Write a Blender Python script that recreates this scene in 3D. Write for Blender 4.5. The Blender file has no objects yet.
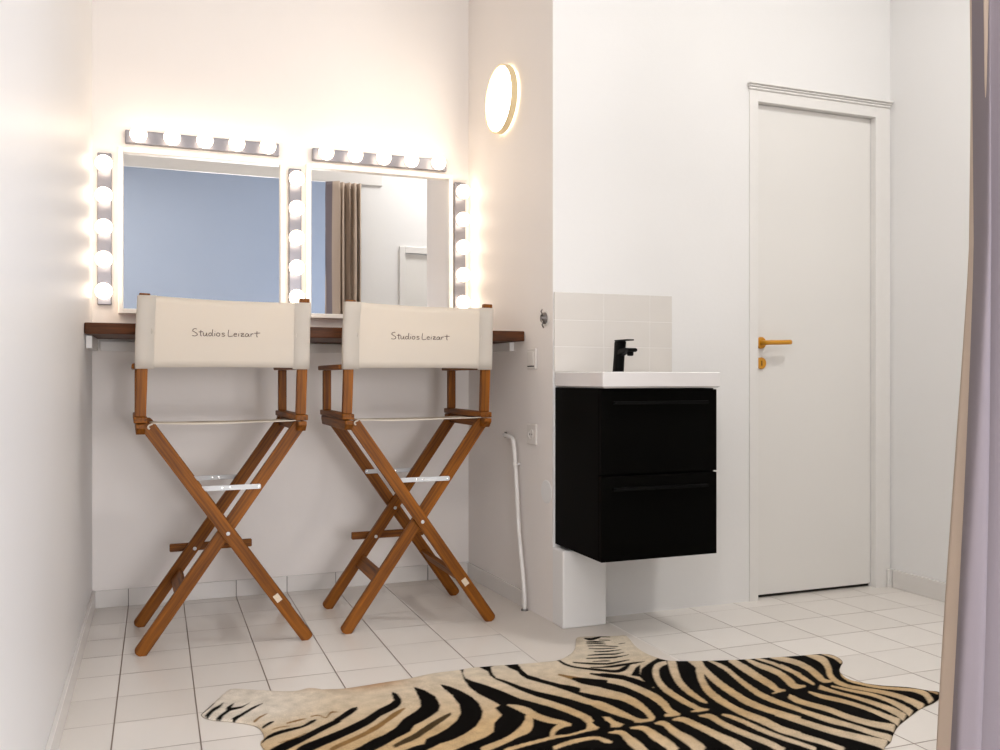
import bpy, bmesh, math, random
import numpy as np
from mathutils import Vector, Matrix, Euler
random.seed(7)
PI = math.pi
SC = bpy.context.scene
COL = SC.collection

RUG_OUTLINE=[(0.113,2.534),(0.131,2.571),(0.151,2.613),(0.195,2.697),(0.219,2.706),(0.272,2.674),(0.346,2.633),(0.385,2.624),(0.419,2.635),(0.462,2.603),(0.447,2.613),(0.504,2.594),(0.561,2.595),(0.635,2.602),(0.715,2.609),(0.791,2.627),(0.88,2.628),(0.924,2.634),(1.027,2.621),(1.109,2.609),(1.179,2.602),(1.208,2.605),(1.256,2.634),(1.303,2.683),(1.342,2.751),(1.369,2.802),(1.395,2.81),(1.457,2.791),(1.509,2.775),(1.545,2.761),(1.516,2.65),(1.508,2.563),(1.523,2.5),(1.545,2.466),(1.631,2.433),(1.744,2.401),(1.854,2.382),(1.895,2.374),(1.967,2.361),(2.01,2.357),(2.052,2.346),(2.07,2.321),(2.056,2.269),(2.016,2.233),(1.976,2.192),(1.949,2.132),(1.96,2.09),(2.001,2.045),(2.061,2.007),(2.094,1.963),(2.114,1.944),(2.084,1.914),(2.032,1.888),(1.965,1.869),(1.878,1.829),(1.811,1.796),(1.759,1.76),(1.713,1.724),(1.666,1.697),(1.62,1.63),(1.57,1.53),(1.53,1.42),(1.5,1.385),(1.42,1.375),(1.36,1.4),(1.33,1.48),(1.25,1.55),(1.1,1.58),(0.9,1.545),(0.7,1.53),(0.5,1.56),(0.33,1.545),(0.2,1.6),(0.12,1.65),(0.11,1.7),(0.2,1.75),(0.255,1.83),(0.275,1.95),(0.268,2.08),(0.258,2.18),(0.242,2.278),(0.254,2.31),(0.254,2.363),(0.238,2.408),(0.188,2.453),(0.147,2.479),(0.124,2.504)]
RUG_MARKS=[
(1,[(0.115,2.529),(0.12,2.538),(0.127,2.55),(0.134,2.562),(0.141,2.576),(0.148,2.591),(0.153,2.601),(0.152,2.605),(0.147,2.599),(0.139,2.589),(0.131,2.577),(0.124,2.563),(0.117,2.549),(0.113,2.538)]),
(1,[(0.129,2.492),(0.133,2.503),(0.14,2.519),(0.146,2.533),(0.152,2.542),(0.159,2.551),(0.165,2.56),(0.17,2.572),(0.173,2.584),(0.175,2.593),(0.174,2.597),(0.171,2.592),(0.167,2.584),(0.162,2.577),(0.156,2.571),(0.149,2.564),(0.142,2.555),(0.134,2.54),(0.127,2.525),(0.122,2.514)]),
(1,[(0.147,2.479),(0.163,2.507),(0.177,2.527),(0.181,2.554),(0.195,2.573),(0.205,2.585),(0.193,2.546),(0.221,2.547),(0.248,2.571),(0.22,2.533),(0.188,2.521),(0.169,2.491),(0.161,2.468)]),
(1,[(0.191,2.441),(0.198,2.45),(0.207,2.462),(0.217,2.474),(0.226,2.486),(0.236,2.498),(0.245,2.51),(0.257,2.524),(0.269,2.538),(0.278,2.548),(0.278,2.553),(0.269,2.546),(0.256,2.538),(0.244,2.528),(0.234,2.516),(0.224,2.504),(0.215,2.493),(0.205,2.483),(0.195,2.474),(0.188,2.467)]),
(2,[(0.242,2.413),(0.246,2.421),(0.253,2.432),(0.26,2.443),(0.268,2.452),(0.275,2.461),(0.281,2.467),(0.281,2.471),(0.275,2.468),(0.267,2.462),(0.259,2.455),(0.251,2.445),(0.244,2.434),(0.239,2.426)]),
(1,[(0.258,2.367),(0.263,2.372),(0.269,2.378),(0.276,2.385),(0.281,2.391),(0.287,2.398),(0.29,2.402),(0.29,2.41),(0.286,2.409),(0.281,2.407),(0.275,2.403),(0.268,2.395),(0.261,2.386),(0.256,2.379)]),
(1,[(0.246,2.274),(0.25,2.28),(0.255,2.287),(0.262,2.294),(0.271,2.3),(0.281,2.307),(0.292,2.312),(0.302,2.317),(0.313,2.321),(0.324,2.325),(0.335,2.329),(0.345,2.332),(0.354,2.336),(0.364,2.342),(0.372,2.348),(0.38,2.355),(0.387,2.362),(0.393,2.37),(0.397,2.376),(0.397,2.383),(0.392,2.382),(0.386,2.38),(0.379,2.376),(0.372,2.368),(0.363,2.358),(0.355,2.351),(0.345,2.348),(0.336,2.347),(0.325,2.345),(0.314,2.343),(0.303,2.34),(0.292,2.336),(0.28,2.329),(0.27,2.321),(0.26,2.312),(0.253,2.3),(0.248,2.288),(0.244,2.28)]),
(2,[(0.32,2.377),(0.328,2.379),(0.34,2.383),(0.351,2.386),(0.359,2.389),(0.366,2.392),(0.372,2.394),(0.372,2.4),(0.367,2.4),(0.36,2.399),(0.351,2.398),(0.34,2.394),(0.329,2.39),(0.32,2.386)]),
(2,[(0.386,2.403),(0.392,2.405),(0.401,2.406),(0.408,2.405),(0.413,2.397),(0.417,2.385),(0.423,2.379),(0.43,2.388),(0.437,2.402),(0.443,2.412),(0.449,2.413),(0.455,2.412),(0.46,2.41),(0.461,2.415),(0.457,2.419),(0.45,2.424),(0.442,2.423),(0.435,2.41),(0.428,2.394),(0.423,2.386),(0.42,2.391),(0.415,2.403),(0.41,2.413),(0.402,2.414),(0.393,2.413),(0.387,2.411)]),
(2,[(0.281,2.349),(0.287,2.352),(0.295,2.355),(0.303,2.358),(0.311,2.358),(0.319,2.358),(0.324,2.358),(0.325,2.362),(0.319,2.363),(0.312,2.364),(0.303,2.364),(0.295,2.362),(0.287,2.358),(0.281,2.355)]),
(2,[(0.283,2.256),(0.292,2.258),(0.306,2.262),(0.319,2.268),(0.333,2.277),(0.348,2.288),(0.358,2.296),(0.358,2.3),(0.348,2.293),(0.333,2.283),(0.319,2.274),(0.306,2.268),(0.293,2.263),(0.283,2.26)]),
(1,[(0.251,2.17),(0.262,2.179),(0.278,2.192),(0.294,2.205),(0.311,2.218),(0.329,2.232),(0.347,2.247),(0.365,2.263),(0.382,2.278),(0.4,2.294),(0.42,2.311),(0.44,2.327),(0.455,2.339),(0.455,2.37),(0.441,2.36),(0.42,2.344),(0.399,2.329),(0.381,2.313),(0.363,2.298),(0.346,2.284),(0.328,2.273),(0.309,2.264),(0.292,2.254),(0.274,2.24),(0.258,2.226),(0.247,2.216)]),
(1,[(0.439,2.329),(0.444,2.334),(0.452,2.342),(0.461,2.352),(0.471,2.362),(0.483,2.374),(0.493,2.385),(0.502,2.396),(0.511,2.406),(0.516,2.414),(0.517,2.432),(0.511,2.43),(0.503,2.428),(0.493,2.421),(0.482,2.41),(0.47,2.396),(0.459,2.384),(0.45,2.374),(0.443,2.366),(0.438,2.36)]),
(1,[(0.312,2.137),(0.319,2.145),(0.328,2.157),(0.338,2.167),(0.349,2.176),(0.363,2.185),(0.38,2.196),(0.4,2.209),(0.424,2.224),(0.447,2.24),(0.471,2.256),(0.495,2.274),(0.517,2.291),(0.535,2.309),(0.55,2.326),(0.563,2.34),(0.575,2.349),(0.587,2.357),(0.6,2.366),(0.612,2.376),(0.625,2.389),(0.638,2.412),(0.646,2.446),(0.646,2.468),(0.645,2.482),(0.642,2.492),(0.638,2.5),(0.635,2.504),(0.632,2.499),(0.63,2.489),(0.628,2.474),(0.626,2.46),(0.624,2.445),(0.623,2.436),(0.624,2.44),(0.622,2.437),(0.613,2.426),(0.602,2.415),(0.591,2.407),(0.579,2.399),(0.564,2.388),(0.549,2.373),(0.534,2.357),(0.518,2.341),(0.496,2.324),(0.472,2.306),(0.449,2.289),(0.425,2.274),(0.401,2.26),(0.38,2.248),(0.363,2.238),(0.348,2.23),(0.334,2.22),(0.322,2.207),(0.311,2.193),(0.305,2.184)]),
(2,[(0.393,2.151),(0.398,2.155),(0.405,2.162),(0.416,2.171),(0.435,2.183),(0.458,2.198),(0.48,2.212),(0.498,2.225),(0.513,2.236),(0.526,2.247),(0.538,2.258),(0.549,2.269),(0.56,2.281),(0.573,2.294),(0.587,2.308),(0.601,2.322),(0.614,2.338),(0.627,2.354),(0.636,2.365),(0.636,2.373),(0.627,2.369),(0.615,2.362),(0.601,2.352),(0.587,2.338),(0.573,2.322),(0.559,2.307),(0.548,2.296),(0.538,2.286),(0.526,2.276),(0.513,2.264),(0.498,2.25),(0.481,2.237),(0.459,2.222),(0.435,2.207),(0.416,2.194),(0.404,2.185),(0.396,2.177),(0.392,2.173)]),
(1,[(0.704,2.525),(0.726,2.484),(0.74,2.424),(0.733,2.354),(0.716,2.317),(0.69,2.291),(0.655,2.263),(0.628,2.245),(0.606,2.209),(0.565,2.181),(0.523,2.146),(0.49,2.124),(0.44,2.143),(0.467,2.161),(0.506,2.194),(0.54,2.213),(0.578,2.247),(0.612,2.297),(0.659,2.339),(0.679,2.363),(0.691,2.409),(0.699,2.48)]),
(3,[(0.544,2.124),(0.551,2.127),(0.561,2.133),(0.573,2.139),(0.585,2.145),(0.599,2.153),(0.613,2.162),(0.629,2.175),(0.644,2.19),(0.66,2.204),(0.675,2.218),(0.691,2.232),(0.706,2.246),(0.72,2.259),(0.733,2.272),(0.742,2.281),(0.744,2.295),(0.735,2.291),(0.723,2.284),(0.709,2.275),(0.694,2.264),(0.677,2.251),(0.661,2.238),(0.645,2.223),(0.629,2.208),(0.615,2.195),(0.601,2.184),(0.587,2.175),(0.575,2.166),(0.563,2.156),(0.552,2.148),(0.545,2.142)]),
(1,[(0.783,2.518),(0.803,2.489),(0.822,2.441),(0.836,2.383),(0.838,2.33),(0.828,2.271),(0.809,2.23),(0.777,2.184),(0.737,2.15),(0.694,2.124),(0.657,2.112),(0.627,2.093),(0.597,2.075),(0.546,2.095),(0.597,2.12),(0.619,2.122),(0.632,2.151),(0.667,2.171),(0.706,2.2),(0.742,2.238),(0.768,2.282),(0.783,2.338),(0.787,2.416),(0.781,2.48)]),
(1,[(0.678,2.063),(0.723,2.086),(0.774,2.109),(0.807,2.134),(0.829,2.187),(0.868,2.231),(0.869,2.249),(0.868,2.283),(0.888,2.298),(0.88,2.333),(0.86,2.404),(0.855,2.459),(0.862,2.529),(0.873,2.578),(0.881,2.615),(0.875,2.63),(0.871,2.643),(0.952,2.637),(1.069,2.624),(1.127,2.606),(1.205,2.608),(1.36,2.794),(1.49,2.782),(1.502,2.594),(1.515,2.489),(1.629,2.434),(1.902,2.383),(2.138,2.372),(2.022,2.198),(2.082,2.058),(2.192,1.942),(2.001,1.772),(1.702,1.683),(1.615,1.626),(0.625,2.009)]),
(0,[(0.897,2.633),(0.944,2.63),(0.947,2.606),(0.955,2.574),(0.948,2.539),(0.951,2.5),(0.969,2.447),(0.985,2.387),(1.008,2.324),(1.035,2.273),(1.058,2.219),(1.073,2.17),(1.082,2.13),(1.077,2.099),(1.068,2.095),(1.067,2.069),(1.071,2.054),(1.044,2.045),(1.026,2.05),(1.042,2.071),(1.052,2.091),(1.052,2.127),(1.037,2.175),(1.015,2.23),(0.988,2.278),(0.959,2.325),(0.937,2.392),(0.911,2.454),(0.881,2.51),(0.87,2.541),(0.877,2.585)]),
(0,[(1.069,2.065),(1.058,2.063),(1.042,2.06),(1.026,2.057),(1.009,2.053),(0.992,2.049),(0.976,2.047),(0.965,2.049),(0.955,2.051),(0.943,2.053),(0.927,2.051),(0.91,2.048),(0.895,2.046),(0.882,2.044),(0.871,2.042),(0.858,2.04),(0.842,2.037),(0.825,2.033),(0.81,2.03),(0.801,2.027),(0.794,2.023),(0.79,2.021),(0.786,2.001),(0.79,2.003),(0.796,2.006),(0.805,2.009),(0.819,2.013),(0.836,2.017),(0.852,2.021),(0.865,2.023),(0.876,2.025),(0.889,2.028),(0.905,2.031),(0.921,2.034),(0.937,2.036),(0.949,2.037),(0.959,2.036),(0.972,2.036),(0.988,2.038),(1.005,2.041),(1.021,2.044),(1.036,2.045),(1.051,2.046),(1.061,2.047)]),
(0,[(1.013,2.103),(1.008,2.109),(1,2.116),(0.99,2.118),(0.978,2.114),(0.965,2.105),(0.953,2.093),(0.941,2.077),(0.933,2.062),(0.928,2.052),(0.937,2.043),(0.942,2.052),(0.948,2.064),(0.954,2.072),(0.962,2.079),(0.971,2.085),(0.98,2.089),(0.99,2.092),(1,2.092),(1.007,2.092)]),
(0,[(0.906,2.289),(0.909,2.282),(0.912,2.271),(0.916,2.258),(0.92,2.244),(0.924,2.228),(0.928,2.214),(0.931,2.201),(0.934,2.187),(0.938,2.172),(0.945,2.159),(0.952,2.146),(0.96,2.134),(0.969,2.125),(0.978,2.116),(0.986,2.108),(0.994,2.102),(1.001,2.096),(1.006,2.091),(1.014,2.104),(1.011,2.112),(1.006,2.123),(1.001,2.134),(0.994,2.144),(0.986,2.155),(0.979,2.166),(0.972,2.179),(0.966,2.193),(0.961,2.207),(0.959,2.222),(0.957,2.238),(0.953,2.253),(0.946,2.266),(0.938,2.276),(0.93,2.285),(0.922,2.29),(0.914,2.294),(0.909,2.296)]),
(0,[(0.923,2.201),(0.92,2.193),(0.916,2.184),(0.913,2.177),(0.906,2.169),(0.899,2.159),(0.894,2.153),(0.887,2.144),(0.874,2.131),(0.86,2.118),(0.845,2.105),(0.829,2.094),(0.813,2.084),(0.796,2.077),(0.778,2.07),(0.763,2.064),(0.752,2.059),(0.745,2.055),(0.741,2.052),(0.737,2.019),(0.741,2.021),(0.747,2.025),(0.757,2.03),(0.771,2.036),(0.789,2.044),(0.807,2.053),(0.824,2.062),(0.839,2.071),(0.854,2.079),(0.867,2.084),(0.881,2.089),(0.897,2.102),(0.913,2.125),(0.924,2.149),(0.933,2.171),(0.938,2.19),(0.94,2.204),(0.94,2.212)]),
(0,[(0.978,2.61),(0.997,2.622),(1.025,2.617),(1.028,2.583),(1.04,2.546),(1.037,2.507),(1.043,2.47),(1.065,2.431),(1.088,2.39),(1.112,2.331),(1.132,2.269),(1.155,2.214),(1.136,2.179),(1.11,2.225),(1.086,2.276),(1.057,2.322),(1.026,2.365),(0.999,2.422),(0.979,2.474),(0.958,2.512),(0.963,2.56)]),
(0,[(1.122,2.202),(1.123,2.195),(1.125,2.185),(1.128,2.172),(1.134,2.156),(1.141,2.137),(1.149,2.119),(1.157,2.102),(1.166,2.085),(1.173,2.072),(1.177,2.061),(1.18,2.053),(1.185,2.048),(1.195,2.047),(1.207,2.05),(1.215,2.052),(1.22,2.062),(1.214,2.063),(1.205,2.066),(1.199,2.07),(1.196,2.075),(1.193,2.082),(1.19,2.094),(1.187,2.112),(1.183,2.135),(1.178,2.157),(1.173,2.18),(1.168,2.202),(1.162,2.219),(1.155,2.229),(1.148,2.234),(1.143,2.236)]),
(0,[(1.069,2.611),(1.109,2.609),(1.184,2.601),(1.208,2.605),(1.258,2.577),(1.341,2.571),(1.191,2.273),(1.162,2.329),(1.137,2.383),(1.104,2.425),(1.08,2.465),(1.059,2.503),(1.059,2.546)]),
(0,[(1.141,2.313),(1.155,2.294),(1.175,2.266),(1.192,2.242),(1.203,2.226),(1.213,2.215),(1.22,2.202),(1.224,2.186),(1.227,2.168),(1.229,2.151),(1.231,2.134),(1.231,2.117),(1.231,2.102),(1.229,2.089),(1.225,2.078),(1.223,2.065),(1.224,2.057),(1.227,2.053),(1.229,2.05),(1.243,2.066),(1.244,2.072),(1.246,2.079),(1.248,2.087),(1.25,2.095),(1.253,2.108),(1.256,2.125),(1.259,2.144),(1.262,2.166),(1.263,2.188),(1.262,2.209),(1.259,2.229),(1.254,2.249),(1.247,2.265),(1.238,2.28),(1.227,2.298),(1.211,2.324),(1.193,2.355),(1.179,2.377)]),
(0,[(1.172,2.053),(1.179,2.05),(1.189,2.047),(1.199,2.046),(1.21,2.046),(1.219,2.047),(1.226,2.048),(1.235,2.068),(1.228,2.066),(1.218,2.064),(1.208,2.063),(1.198,2.063),(1.187,2.065),(1.179,2.066)]),
(0,[(1.144,2.604),(1.205,2.61),(1.254,2.63),(1.303,2.683),(1.378,2.825),(1.466,2.809),(1.558,2.778),(1.518,2.649),(1.512,2.57),(1.524,2.51),(1.503,2.492),(1.449,2.454),(1.408,2.422),(1.367,2.363),(1.359,2.326),(1.358,2.3),(1.36,2.264),(1.347,2.265),(1.348,2.341),(1.329,2.391),(1.29,2.426),(1.245,2.451),(1.271,2.373),(1.297,2.318),(1.308,2.27),(1.293,2.326),(1.237,2.397),(1.207,2.431),(1.17,2.452),(1.181,2.343),(1.176,2.333),(1.119,2.393),(1.08,2.46)]),
(0,[(1.211,2.406),(1.222,2.392),(1.238,2.372),(1.252,2.353),(1.263,2.339),(1.272,2.325),(1.28,2.309),(1.287,2.29),(1.292,2.268),(1.297,2.246),(1.3,2.224),(1.302,2.202),(1.303,2.181),(1.303,2.162),(1.301,2.143),(1.299,2.128),(1.296,2.115),(1.291,2.099),(1.289,2.081),(1.295,2.069),(1.304,2.062),(1.31,2.057),(1.32,2.07),(1.319,2.081),(1.318,2.097),(1.319,2.111),(1.322,2.121),(1.328,2.136),(1.333,2.156),(1.336,2.176),(1.338,2.197),(1.338,2.218),(1.335,2.24),(1.331,2.262),(1.326,2.284),(1.321,2.306),(1.315,2.328),(1.308,2.349),(1.301,2.367),(1.292,2.385),(1.281,2.401),(1.265,2.417),(1.245,2.433),(1.232,2.444)]),
(0,[(1.269,2.061),(1.274,2.059),(1.281,2.057),(1.289,2.056),(1.297,2.055),(1.307,2.056),(1.313,2.056),(1.321,2.069),(1.316,2.071),(1.308,2.074),(1.3,2.075),(1.291,2.076),(1.283,2.075),(1.277,2.075)]),
(0,[(1.112,2.118),(1.127,2.11),(1.13,2.076),(1.141,2.052),(1.122,2.04),(1.099,2.047),(1.11,2.067),(1.108,2.093)]),
(1,[(1.386,2.776),(1.388,2.769),(1.391,2.758),(1.398,2.752),(1.411,2.753),(1.425,2.758),(1.438,2.763),(1.446,2.769),(1.453,2.775),(1.457,2.779),(1.459,2.788),(1.456,2.787),(1.452,2.785),(1.446,2.784),(1.435,2.782),(1.422,2.779),(1.411,2.778),(1.403,2.781),(1.397,2.784),(1.392,2.788)]),
(1,[(1.374,2.735),(1.382,2.733),(1.394,2.729),(1.406,2.725),(1.416,2.722),(1.427,2.719),(1.434,2.717),(1.438,2.724),(1.432,2.729),(1.424,2.736),(1.415,2.742),(1.402,2.745),(1.389,2.746),(1.379,2.747)]),
(1,[(1.366,2.721),(1.378,2.717),(1.394,2.712),(1.407,2.707),(1.416,2.702),(1.423,2.698),(1.427,2.694),(1.43,2.7),(1.427,2.705),(1.422,2.712),(1.413,2.719),(1.399,2.723),(1.382,2.726),(1.37,2.728)]),
(1,[(1.359,2.696),(1.371,2.693),(1.387,2.687),(1.404,2.68),(1.422,2.671),(1.44,2.66),(1.453,2.653),(1.457,2.661),(1.445,2.669),(1.427,2.681),(1.41,2.691),(1.392,2.697),(1.375,2.701),(1.363,2.703)]),
(1,[(1.35,2.668),(1.361,2.663),(1.377,2.655),(1.392,2.648),(1.409,2.645),(1.426,2.644),(1.438,2.644),(1.44,2.649),(1.429,2.652),(1.414,2.655),(1.398,2.659),(1.382,2.665),(1.365,2.671),(1.354,2.675)]),
(1,[(1.35,2.631),(1.36,2.626),(1.375,2.62),(1.391,2.616),(1.411,2.616),(1.431,2.619),(1.446,2.62),(1.449,2.627),(1.436,2.627),(1.416,2.628),(1.398,2.63),(1.381,2.633),(1.365,2.636),(1.354,2.639)]),
(1,[(1.312,2.603),(1.325,2.599),(1.344,2.594),(1.362,2.59),(1.376,2.586),(1.39,2.582),(1.403,2.58),(1.417,2.583),(1.431,2.588),(1.44,2.591),(1.443,2.596),(1.434,2.595),(1.422,2.593),(1.41,2.593),(1.398,2.597),(1.385,2.601),(1.37,2.606),(1.351,2.608),(1.33,2.61),(1.316,2.611)]),
(1,[(1.293,2.575),(1.304,2.571),(1.32,2.565),(1.336,2.56),(1.351,2.555),(1.368,2.549),(1.385,2.547),(1.406,2.551),(1.427,2.557),(1.442,2.562),(1.445,2.567),(1.431,2.565),(1.412,2.563),(1.393,2.562),(1.376,2.566),(1.36,2.571),(1.344,2.575),(1.326,2.578),(1.309,2.581),(1.297,2.583)]),
(1,[(1.298,2.541),(1.311,2.537),(1.329,2.531),(1.343,2.526),(1.349,2.525),(1.351,2.524),(1.352,2.524),(1.355,2.528),(1.355,2.531),(1.354,2.534),(1.349,2.537),(1.335,2.541),(1.315,2.545),(1.301,2.547)]),
(1,[(1.235,2.554),(1.244,2.546),(1.258,2.536),(1.273,2.525),(1.29,2.514),(1.31,2.504),(1.328,2.497),(1.343,2.496),(1.356,2.498),(1.37,2.501),(1.387,2.504),(1.404,2.508),(1.416,2.511),(1.418,2.516),(1.408,2.516),(1.392,2.516),(1.377,2.515),(1.364,2.514),(1.351,2.512),(1.336,2.513),(1.318,2.52),(1.298,2.53),(1.28,2.54),(1.264,2.549),(1.25,2.558),(1.24,2.564)]),
(1,[(1.199,2.601),(1.199,2.588),(1.198,2.568),(1.2,2.55),(1.204,2.536),(1.21,2.523),(1.217,2.512),(1.226,2.501),(1.236,2.492),(1.246,2.482),(1.255,2.473),(1.265,2.464),(1.275,2.454),(1.288,2.442),(1.302,2.429),(1.316,2.42),(1.328,2.418),(1.339,2.42),(1.352,2.426),(1.367,2.438),(1.382,2.454),(1.392,2.465),(1.395,2.477),(1.386,2.472),(1.374,2.465),(1.363,2.459),(1.352,2.452),(1.341,2.445),(1.328,2.443),(1.315,2.45),(1.3,2.463),(1.287,2.475),(1.275,2.483),(1.265,2.491),(1.255,2.498),(1.244,2.507),(1.234,2.516),(1.225,2.526),(1.219,2.538),(1.214,2.552),(1.211,2.567),(1.21,2.583),(1.209,2.601),(1.209,2.615)]),
(1,[(1.266,2.492),(1.274,2.487),(1.285,2.482),(1.297,2.477),(1.308,2.473),(1.319,2.47),(1.332,2.467),(1.347,2.466),(1.363,2.466),(1.382,2.467),(1.406,2.47),(1.434,2.475),(1.453,2.479),(1.456,2.483),(1.439,2.485),(1.415,2.487),(1.393,2.489),(1.374,2.488),(1.357,2.487),(1.342,2.487),(1.328,2.487),(1.315,2.487),(1.303,2.488),(1.29,2.492),(1.278,2.496),(1.269,2.499)]),
(1,[(1.452,2.773),(1.46,2.769),(1.471,2.764),(1.479,2.76),(1.483,2.768),(1.475,2.772),(1.465,2.778),(1.457,2.782)]),
(1,[(1.427,2.745),(1.437,2.74),(1.451,2.733),(1.462,2.728),(1.465,2.736),(1.455,2.741),(1.441,2.747),(1.431,2.752)]),
(1,[(1.469,2.681),(1.477,2.681),(1.488,2.682),(1.496,2.682),(1.498,2.686),(1.491,2.687),(1.48,2.688),(1.472,2.688)]),
(1,[(1.237,2.44),(1.243,2.43),(1.252,2.415),(1.262,2.401),(1.273,2.389),(1.285,2.379),(1.296,2.368),(1.306,2.356),(1.315,2.344),(1.322,2.332),(1.328,2.319),(1.333,2.305),(1.336,2.292),(1.338,2.277),(1.339,2.262),(1.34,2.251),(1.361,2.275),(1.361,2.286),(1.36,2.302),(1.358,2.318),(1.354,2.333),(1.349,2.348),(1.343,2.362),(1.335,2.375),(1.326,2.388),(1.315,2.4),(1.303,2.41),(1.29,2.419),(1.277,2.427),(1.264,2.436),(1.252,2.445),(1.243,2.451)]),
(1,[(1.347,2.381),(1.395,2.437),(1.425,2.459),(1.366,2.36)]),
(2,[(1.144,2.469),(1.149,2.457),(1.157,2.44),(1.164,2.423),(1.17,2.408),(1.176,2.393),(1.181,2.383),(1.203,2.42),(1.197,2.427),(1.188,2.438),(1.179,2.448),(1.168,2.46),(1.158,2.472),(1.15,2.48)]),
(1,[(1.166,2.418),(1.169,2.407),(1.172,2.391),(1.177,2.376),(1.185,2.362),(1.194,2.349),(1.204,2.337),(1.213,2.326),(1.221,2.317),(1.227,2.311),(1.263,2.373),(1.257,2.378),(1.247,2.385),(1.236,2.393),(1.225,2.402),(1.214,2.412),(1.203,2.42),(1.192,2.426),(1.182,2.43),(1.175,2.433)]),
(0,[(1.522,2.465),(1.511,2.463),(1.494,2.458),(1.476,2.449),(1.458,2.432),(1.441,2.41),(1.427,2.389),(1.413,2.365),(1.401,2.339),(1.39,2.312),(1.381,2.286),(1.374,2.26),(1.369,2.234),(1.367,2.207),(1.367,2.181),(1.367,2.156),(1.368,2.132),(1.37,2.109),(1.373,2.091),(1.375,2.078),(1.377,2.069),(1.382,2.062),(1.39,2.059),(1.399,2.059),(1.406,2.06),(1.413,2.07),(1.408,2.073),(1.403,2.078),(1.399,2.085),(1.398,2.092),(1.397,2.102),(1.396,2.116),(1.395,2.135),(1.395,2.159),(1.394,2.184),(1.395,2.21),(1.396,2.236),(1.399,2.261),(1.404,2.284),(1.41,2.307),(1.418,2.328),(1.426,2.347),(1.436,2.365),(1.445,2.381),(1.452,2.393),(1.458,2.4),(1.464,2.407),(1.477,2.417),(1.494,2.426),(1.507,2.433)]),
(0,[(1.354,2.064),(1.358,2.063),(1.365,2.062),(1.372,2.06),(1.38,2.06),(1.39,2.059),(1.396,2.059),(1.404,2.07),(1.398,2.072),(1.39,2.075),(1.382,2.076),(1.373,2.075),(1.364,2.073),(1.358,2.072)]),
(0,[(1.528,2.468),(1.513,2.439),(1.492,2.398),(1.472,2.358),(1.458,2.324),(1.445,2.292),(1.435,2.26),(1.428,2.229),(1.424,2.201),(1.422,2.176),(1.421,2.156),(1.421,2.139),(1.422,2.126),(1.425,2.116),(1.428,2.109),(1.431,2.104),(1.44,2.114),(1.441,2.122),(1.442,2.134),(1.444,2.147),(1.445,2.163),(1.447,2.181),(1.45,2.203),(1.454,2.228),(1.46,2.256),(1.468,2.284),(1.478,2.311),(1.492,2.339),(1.507,2.37),(1.526,2.406),(1.547,2.446),(1.563,2.475)]),
(0,[(1.586,2.442),(1.612,2.449),(1.635,2.433),(1.584,2.327),(1.556,2.304),(1.551,2.34),(1.573,2.372)]),
(0,[(1.557,2.349),(1.546,2.329),(1.529,2.299),(1.512,2.266),(1.497,2.233),(1.483,2.199),(1.472,2.163),(1.467,2.129),(1.464,2.096),(1.463,2.066),(1.463,2.039),(1.464,2.014),(1.466,1.99),(1.469,1.967),(1.474,1.945),(1.477,1.924),(1.479,1.903),(1.48,1.881),(1.484,1.861),(1.492,1.843),(1.502,1.827),(1.509,1.817),(1.536,1.844),(1.531,1.856),(1.523,1.874),(1.517,1.893),(1.516,1.913),(1.515,1.935),(1.514,1.958),(1.509,1.98),(1.503,2),(1.498,2.022),(1.496,2.045),(1.496,2.07),(1.496,2.097),(1.499,2.128),(1.503,2.162),(1.509,2.193),(1.518,2.222),(1.53,2.251),(1.542,2.279),(1.556,2.304),(1.572,2.329),(1.583,2.348)]),
(0,[(1.586,2.375),(1.576,2.346),(1.562,2.305),(1.55,2.264),(1.543,2.228),(1.538,2.194),(1.534,2.159),(1.531,2.122),(1.528,2.086),(1.528,2.053),(1.531,2.027),(1.537,2.005),(1.542,1.986),(1.549,1.97),(1.555,1.956),(1.562,1.943),(1.568,1.928),(1.575,1.912),(1.579,1.901),(1.607,1.929),(1.603,1.94),(1.596,1.956),(1.59,1.972),(1.584,1.986),(1.578,2),(1.572,2.017),(1.568,2.037),(1.564,2.06),(1.563,2.086),(1.563,2.118),(1.566,2.155),(1.57,2.192),(1.574,2.227),(1.58,2.261),(1.587,2.295),(1.596,2.332),(1.606,2.369),(1.614,2.397)]),
(0,[(1.646,2.412),(1.647,2.39),(1.646,2.359),(1.644,2.327),(1.637,2.294),(1.628,2.258),(1.619,2.22),(1.61,2.18),(1.603,2.139),(1.598,2.103),(1.599,2.074),(1.602,2.05),(1.607,2.027),(1.613,2.001),(1.621,1.975),(1.626,1.957),(1.652,1.982),(1.647,2),(1.64,2.027),(1.634,2.054),(1.631,2.078),(1.629,2.103),(1.629,2.131),(1.633,2.165),(1.639,2.204),(1.645,2.243),(1.654,2.28),(1.664,2.317),(1.67,2.352),(1.669,2.383),(1.663,2.409),(1.659,2.427)]),
(0,[(1.706,2.39),(1.702,2.365),(1.695,2.33),(1.689,2.296),(1.685,2.266),(1.681,2.237),(1.678,2.21),(1.676,2.184),(1.674,2.161),(1.672,2.142),(1.67,2.127),(1.668,2.114),(1.669,2.103),(1.677,2.1),(1.689,2.101),(1.697,2.102),(1.704,2.111),(1.7,2.115),(1.696,2.122),(1.695,2.13),(1.698,2.139),(1.704,2.154),(1.709,2.173),(1.713,2.196),(1.716,2.221),(1.72,2.247),(1.726,2.277),(1.732,2.309),(1.737,2.34),(1.739,2.372),(1.739,2.401),(1.739,2.422)]),
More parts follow.
